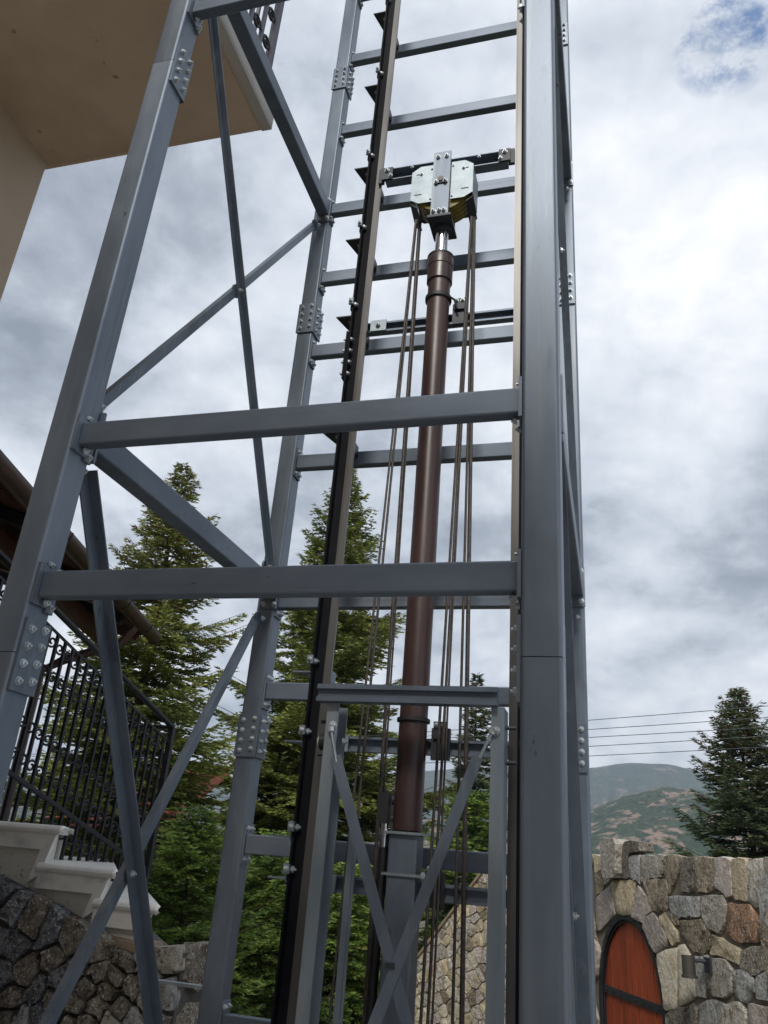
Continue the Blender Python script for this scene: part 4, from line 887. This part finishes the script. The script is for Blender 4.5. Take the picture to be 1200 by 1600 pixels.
for i in range(1, 12):
    a = math.pi * i / 12; p = w3(DC - 0.72 * math.cos(a), DS + 0.777 * math.sin(a)) + nW * 0.005
    MB().tube([p, p + nW * 0.008], 0.012, 8).build('rivet', IRON, fr)
npl = 7; pw = 1.34 / npl
for i in range(npl):
    s0 = DC - 0.67 + i * pw; s1 = s0 + pw - 0.012; P = [(s0, -1.98)]
    for j in range(7):
        s = s0 + (s1 - s0) * j / 6; P.append((s, DS + 1.08 * math.sqrt(max(0, 0.675 ** 2 - (s - DC) ** 2))))
    P.append((s1, -1.98))
    MB().prism([w3(a, b) - nW * 0.035 for a, b in P], -nW * 0.04).build('plank', DOORW, dr, origin=w3(s0, -1.0))
zs_ = pxw(990, 1565)[1]
for zz_ in (pxw(1037, 1581)[1], -1.6):
    o = MB().prism([w3(DC - 0.67, zz_ - 0.035) - nW * 0.02, w3(DC + 0.69, zz_ - 0.035) - nW * 0.02, w3(DC + 0.69, zz_ + 0.035) - nW * 0.02, w3(DC - 0.67, zz_ + 0.035) - nW * 0.02], -nW * 0.013).build('iron_strap', DARK, dr)
    for i in range(8):
        p = w3(DC - 0.58 + i * 0.165, zz_) - nW * 0.02
        MB().tube([p, p + nW * 0.008], 0.012, 8).build('rivet', IRON, o)
# --- wall lamp
ls, lz = pxw(1108, 1530)
wl = thing('wall_lamp', 'grey cylindrical wall lamp beside the arched door', 'lamp', tuple(w3(ls, lz)))
lc = w3(ls, 0) + nW * 0.17; hL = pxw(1096, 1493)[1] - lz
MB().lathe((lc.x, lc.y, lz), [(0.062, 0), (0.062, 0.02), (0.052, 0.022), (0.052, hL), (0.044, hL), (0.044, hL - 0.01)], 28).build('lamp_body', LAMP, wl, smooth=True)
MB().tube([lc + Vector((0, 0, lz + hL - 0.03)), w3(ls - 0.05, lz + hL - 0.03) + nW * 0.045], 0.014, 10).build('lamp_arm', DARK, wl, smooth=True)
MB().prism([w3(ls - 0.12, lz + hL - 0.11) + nW * 0.03, w3(ls - 0.03, lz + hL - 0.11) + nW * 0.03, w3(ls - 0.03, lz + hL) + nW * 0.03, w3(ls - 0.12, lz + hL) + nW * 0.03], nW * 0.02).build('lamp_bracket', DARK, wl)

# ================================================================== power lines
WPX = [((925, 1125), (1200, 1103)), ((925, 1139.5), (1200, 1121)), ((925, 1152), (1200, 1136)), ((925, 1166), (1200, 1150)), ((925, 1181), (1200, 1167))]
wl_lab = ['topmost of the five thin power lines crossing the sky at right', 'second power line from the top, over the mountain', 'middle one of the five thin power lines at right', 'fourth power line from the top, over the mountain', 'lowest of the five thin power lines, just above the mountain']
for i, (a, b) in enumerate(WPX):
    A = onY(*a, 16.0); B = onY(*b, 16.0); d = (B - A); P = []
    for k_ in range(25):
        t = -4.5 + 9.0 * k_ / 24; p = A + d * t; p.z += 0.012 * ((t - 0.5) ** 2 - 0.25); P.append(p)
    tag(MB().tube(P, 0.0062, 6).build('power_line', WIRE, None, origin=P[0], smooth=True), wl_lab[i], 'power line', 'power lines crossing at right')

# ================================================================== vegetation
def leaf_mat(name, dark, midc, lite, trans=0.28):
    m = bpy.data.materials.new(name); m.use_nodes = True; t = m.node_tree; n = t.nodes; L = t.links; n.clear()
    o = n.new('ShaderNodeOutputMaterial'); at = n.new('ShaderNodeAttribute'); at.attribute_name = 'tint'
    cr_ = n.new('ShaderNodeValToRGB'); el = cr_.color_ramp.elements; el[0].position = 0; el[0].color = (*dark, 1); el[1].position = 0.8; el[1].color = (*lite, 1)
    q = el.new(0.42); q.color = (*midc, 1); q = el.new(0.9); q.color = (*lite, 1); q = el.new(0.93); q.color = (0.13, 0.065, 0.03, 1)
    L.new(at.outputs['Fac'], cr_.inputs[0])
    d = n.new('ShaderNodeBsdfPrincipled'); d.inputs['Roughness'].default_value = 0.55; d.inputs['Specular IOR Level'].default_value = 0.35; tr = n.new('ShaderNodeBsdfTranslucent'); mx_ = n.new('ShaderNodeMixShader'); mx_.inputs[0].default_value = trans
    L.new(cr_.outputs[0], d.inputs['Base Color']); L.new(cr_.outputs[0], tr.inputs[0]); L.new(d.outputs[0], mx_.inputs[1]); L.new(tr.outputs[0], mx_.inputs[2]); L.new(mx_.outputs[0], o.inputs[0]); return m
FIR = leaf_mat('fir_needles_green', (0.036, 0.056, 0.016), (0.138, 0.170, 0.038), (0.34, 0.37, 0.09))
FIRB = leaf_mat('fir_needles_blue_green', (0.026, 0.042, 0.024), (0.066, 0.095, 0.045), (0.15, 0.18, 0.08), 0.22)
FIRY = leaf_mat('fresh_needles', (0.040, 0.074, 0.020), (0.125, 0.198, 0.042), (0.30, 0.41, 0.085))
def mesh_np(name, V, F4, tint, m, parent, org):
    me = bpy.data.meshes.new(name); nv = len(V); nf = len(F4)
    me.vertices.add(nv); me.vertices.foreach_set('co', (V - np.array(org)).astype(np.float32).ravel())
    me.loops.add(nf * 4); me.loops.foreach_set('vertex_index', F4.astype(np.int32).ravel())
    me.polygons.add(nf); me.polygons.foreach_set('loop_start', np.arange(0, nf * 4, 4, dtype=np.int32)); me.polygons.foreach_set('loop_total', np.full(nf, 4, dtype=np.int32))
    me.update(calc_edges=True); me.materials.append(m)
    if tint is not None:
        a = me.attributes.new('tint', 'FLOAT', 'POINT'); a.data.foreach_set('value', tint.astype(np.float32))
    o = bpy.data.objects.new(name, me); C.objects.link(o); o.parent = parent; o.location = Vector(org) - WO[parent]; WO[o] = Vector(org); return o
def shoots(P, D, Ln, Wd, tint):      # fir shoots: two crossed lozenges each, tapering to the tip
    n = len(P); D = D / np.linalg.norm(D, axis=1, keepdims=True)
    r = rng.normal(size=(n, 3)); A = np.cross(D, r); A /= np.linalg.norm(A, axis=1, keepdims=True); B = np.cross(D, A)
    V = []; T = []
    for X in (A,):
        mid_ = P + D * (Ln * 0.42)[:, None]; tip = P + D * Ln[:, None]
        quad = np.stack([P, mid_ + X * (Wd / 2)[:, None], tip, mid_ - X * (Wd / 2)[:, None]], 1)
        V.append(quad); T.append(np.stack([tint - 0.08, tint, tint + 0.14, tint], 1))
    V = np.concatenate(V, 0).reshape(-1, 3); T = np.concatenate(T, 0).ravel(); F = np.arange(len(V)).reshape(-1, 4); return V, F, T
def conifer(x, y, z0, H, R, label, m, nb=240, shoot=0.085, sw=0.026, dens=1.5, shape=0.85, brown=0.0, low=0.04, group='conifers behind the shaft', lean=0.0, name='fir_tree'):
    shoot *= 0.78; sw *= 0.62
    t = thing(name, label, 'tree', (x, y, z0), group)
    tr = MB(); tr.tube([(x + lean * k_ / 6 * H * 0.02 + 0.02 * math.sin(k_), y, z0 + H * k_ / 6 * 0.985) for k_ in range(7)], 0.025 * H * 0.72, 10, r1=0.006).build('trunk', BARK, t, smooth=True)
    Ps, Ds, Ls, Ws, Ts = [], [], [], [], []; wood = MB()
    BV, BF = [], []
    for i in range(nb):
        h = low + (1 - low) * (1 - (1 - (i + rng.random()) / nb) ** 1.0)
        h = min(h ** 0.92, 0.992)
        L = R * ((1 - h) ** shape) * rng.uniform(0.48, 1.14) + 0.08
        az = i * 2.39996 + rng.uniform(-0.35, 0.35)
        el = math.radians(-16 + 58 * h ** 1.6 + rng.uniform(-9, 9))
        base = np.array([x, y, z0 + H * h]); dh = np.array([math.cos(az), math.sin(az), 0])
        nseg = max(5, int(L / 0.055)); tt = np.linspace(0.06, 1, nseg)
        sag = -0.10 * L * np.sin(tt * math.pi * 0.75) + 0.16 * L * tt ** 3
        pts = base + dh * (L * tt * math.cos(el))[:, None] + np.array([0, 0, 1]) * (L * tt * math.sin(el) + sag)[:, None]
        side = np.array([-dh[1], dh[0], 0])
        if L > 0.25: wood.tube([base, pts[nseg // 2], pts[-1]], 0.006 + 0.010 * L / 2, 4, caps=False, r1=0.003)
        bt = rng.uniform(0.12, 0.52)
        for j in range(nseg - 1):
            tl_ = (1 - tt[j]) * L * 0.52 + 0.07; tl_ *= rng.uniform(0.6, 1.15)
            if tt[j] < 0.22 and L > 0.8 and rng.random() < 0.6: continue
            for sg in (-1, 1):
                if rng.random() > 0.93: continue
                dd = dh * math.cos(el) * 0.62 + side * sg * 0.80 + np.array([0, 0, rng.uniform(-0.16, 0.12)]); dd /= np.linalg.norm(dd)
                k_ = max(1, int(tl_ / (shoot * 0.62) * dens)); s_ = (np.arange(k_) + rng.random(k_) * 0.4) / k_ * tl_
                pp = pts[j] + dd * s_[:, None] + np.array([0, 0, -0.22]) * (s_ ** 2)[:, None] / max(tl_, 0.1) * 0.5
                for s2 in (-1, 1, 0):
                    if s2 == 0 and False: continue
                    d2 = dd[None, :] * 0.8 + (np.cross(dd, [0, 0, 1]) * s2 * 0.62)[None, :] + rng.normal(size=(k_, 3)) * 0.16 + np.array([0, 0, 0.10])
                    Ps.append(pp); Ds.append(d2); Ls.append(shoot * rng.uniform(0.7, 1.2, k_)); Ws.append(sw * rng.uniform(0.7, 1.2, k_))
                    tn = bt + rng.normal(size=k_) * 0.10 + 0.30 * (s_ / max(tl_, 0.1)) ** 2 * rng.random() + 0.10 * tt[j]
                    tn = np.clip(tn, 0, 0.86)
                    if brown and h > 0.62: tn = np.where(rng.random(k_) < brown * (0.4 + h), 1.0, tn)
                    Ts.append(tn)
    # leader
    k_ = 14; pp = np.stack([np.full(k_, x) + rng.normal(size=k_) * 0.01, np.full(k_, y), z0 + H * np.linspace(0.955, 1.0, k_)], 1)
    Ps.append(pp); Ds.append(rng.normal(size=(k_, 3)) * 0.5 + np.array([0, 0, 0.9])); Ls.append(np.full(k_, shoot * 0.8)); Ws.append(np.full(k_, sw * 0.6)); Ts.append(np.full(k_, 0.3))
    P = np.concatenate(Ps); D = np.concatenate(Ds); V, F, T = shoots(P, D, np.concatenate(Ls), np.concatenate(Ws), np.concatenate(Ts))
    wood.build('branches', BARK, t)
    mesh_np('crown', V, F, T, m, t, (x, y, z0 + H * 0.5))
    return len(F)
NT = 0
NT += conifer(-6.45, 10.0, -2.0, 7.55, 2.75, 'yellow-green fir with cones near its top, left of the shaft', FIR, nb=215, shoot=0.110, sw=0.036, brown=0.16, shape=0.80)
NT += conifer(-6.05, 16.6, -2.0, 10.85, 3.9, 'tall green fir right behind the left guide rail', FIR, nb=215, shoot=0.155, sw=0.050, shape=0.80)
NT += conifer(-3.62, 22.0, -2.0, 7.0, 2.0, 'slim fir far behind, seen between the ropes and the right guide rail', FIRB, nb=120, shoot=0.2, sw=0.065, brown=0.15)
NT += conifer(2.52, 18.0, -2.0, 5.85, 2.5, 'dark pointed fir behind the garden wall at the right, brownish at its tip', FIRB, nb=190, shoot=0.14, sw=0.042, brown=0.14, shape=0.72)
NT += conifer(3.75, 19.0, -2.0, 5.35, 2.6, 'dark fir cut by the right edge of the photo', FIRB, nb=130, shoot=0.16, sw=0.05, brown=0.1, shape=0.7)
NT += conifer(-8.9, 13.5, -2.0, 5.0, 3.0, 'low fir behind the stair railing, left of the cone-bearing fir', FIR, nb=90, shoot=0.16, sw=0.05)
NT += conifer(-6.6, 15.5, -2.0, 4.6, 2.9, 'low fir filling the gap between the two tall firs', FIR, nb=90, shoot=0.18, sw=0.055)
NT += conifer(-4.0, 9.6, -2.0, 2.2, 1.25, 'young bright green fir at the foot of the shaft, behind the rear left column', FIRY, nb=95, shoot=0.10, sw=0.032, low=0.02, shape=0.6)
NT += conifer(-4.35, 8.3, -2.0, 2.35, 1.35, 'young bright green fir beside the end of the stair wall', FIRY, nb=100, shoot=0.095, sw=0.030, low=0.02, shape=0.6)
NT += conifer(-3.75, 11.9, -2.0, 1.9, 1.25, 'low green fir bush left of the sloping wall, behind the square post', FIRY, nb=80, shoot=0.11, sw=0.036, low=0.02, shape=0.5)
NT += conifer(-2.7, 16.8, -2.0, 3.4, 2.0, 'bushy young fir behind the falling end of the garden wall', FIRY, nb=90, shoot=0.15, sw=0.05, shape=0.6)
print('leaf quads', NT)
# lower house with a clay roof glimpsed through the railing
lh = thing('tiled_house', 'low house with a red clay tile roof glimpsed through the stair railing', 'house', (-8.0, 12.0, -2.0))
MB().box((-8.4, 11.4, -2.0), (-6.7, 13.4, 0.0)).build('wall', PLAST, lh)
for r_ in range(7):
    for k_ in range(10):
        x0 = -8.5 + k_ * 0.22; y0 = 11.1 + r_ * 0.30; z0 = 0.05 + r_ * 0.17
        cp = [(0.10 * math.cos(math.pi * i / 6), 0.07 * math.sin(math.pi * i / 6)) for i in range(7)] + [(-0.085, 0), (0.085, 0)]
        MB().sweep(cp[:7], (x0, y0, z0), (x0, y0 + 0.34, z0 + 0.18)).build('roof_tile', TILE, lh)
MB().prism([(-8.6, 11.1, 0.0), (-6.6, 11.1, 0.0), (-6.6, 13.3, 1.22), (-8.6, 13.3, 1.22)], (0, 0, 0.04)).build('roof', TILE, lh)

# ================================================================== haze
hz = MB().box((-4600, -300, -5.0), (4600, 2900, 262.0)).build('haze', WIRE)
hm_ = bpy.data.materials.new('haze_air'); hm_.use_nodes = True; t = hm_.node_tree; t.nodes.clear()
o_ = t.nodes.new('ShaderNodeOutputMaterial'); pv = t.nodes.new('ShaderNodeVolumePrincipled'); pv.inputs['Color'].default_value = (0.72, 0.85, 1.0, 1); pv.inputs['Density'].default_value = 0.00030; pv.inputs['Anisotropy'].default_value = 0.1
t.links.new(pv.outputs[0], o_.inputs['Volume']); hz.data.materials.clear(); hz.data.materials.append(hm_); tag(hz, kind='stuff')
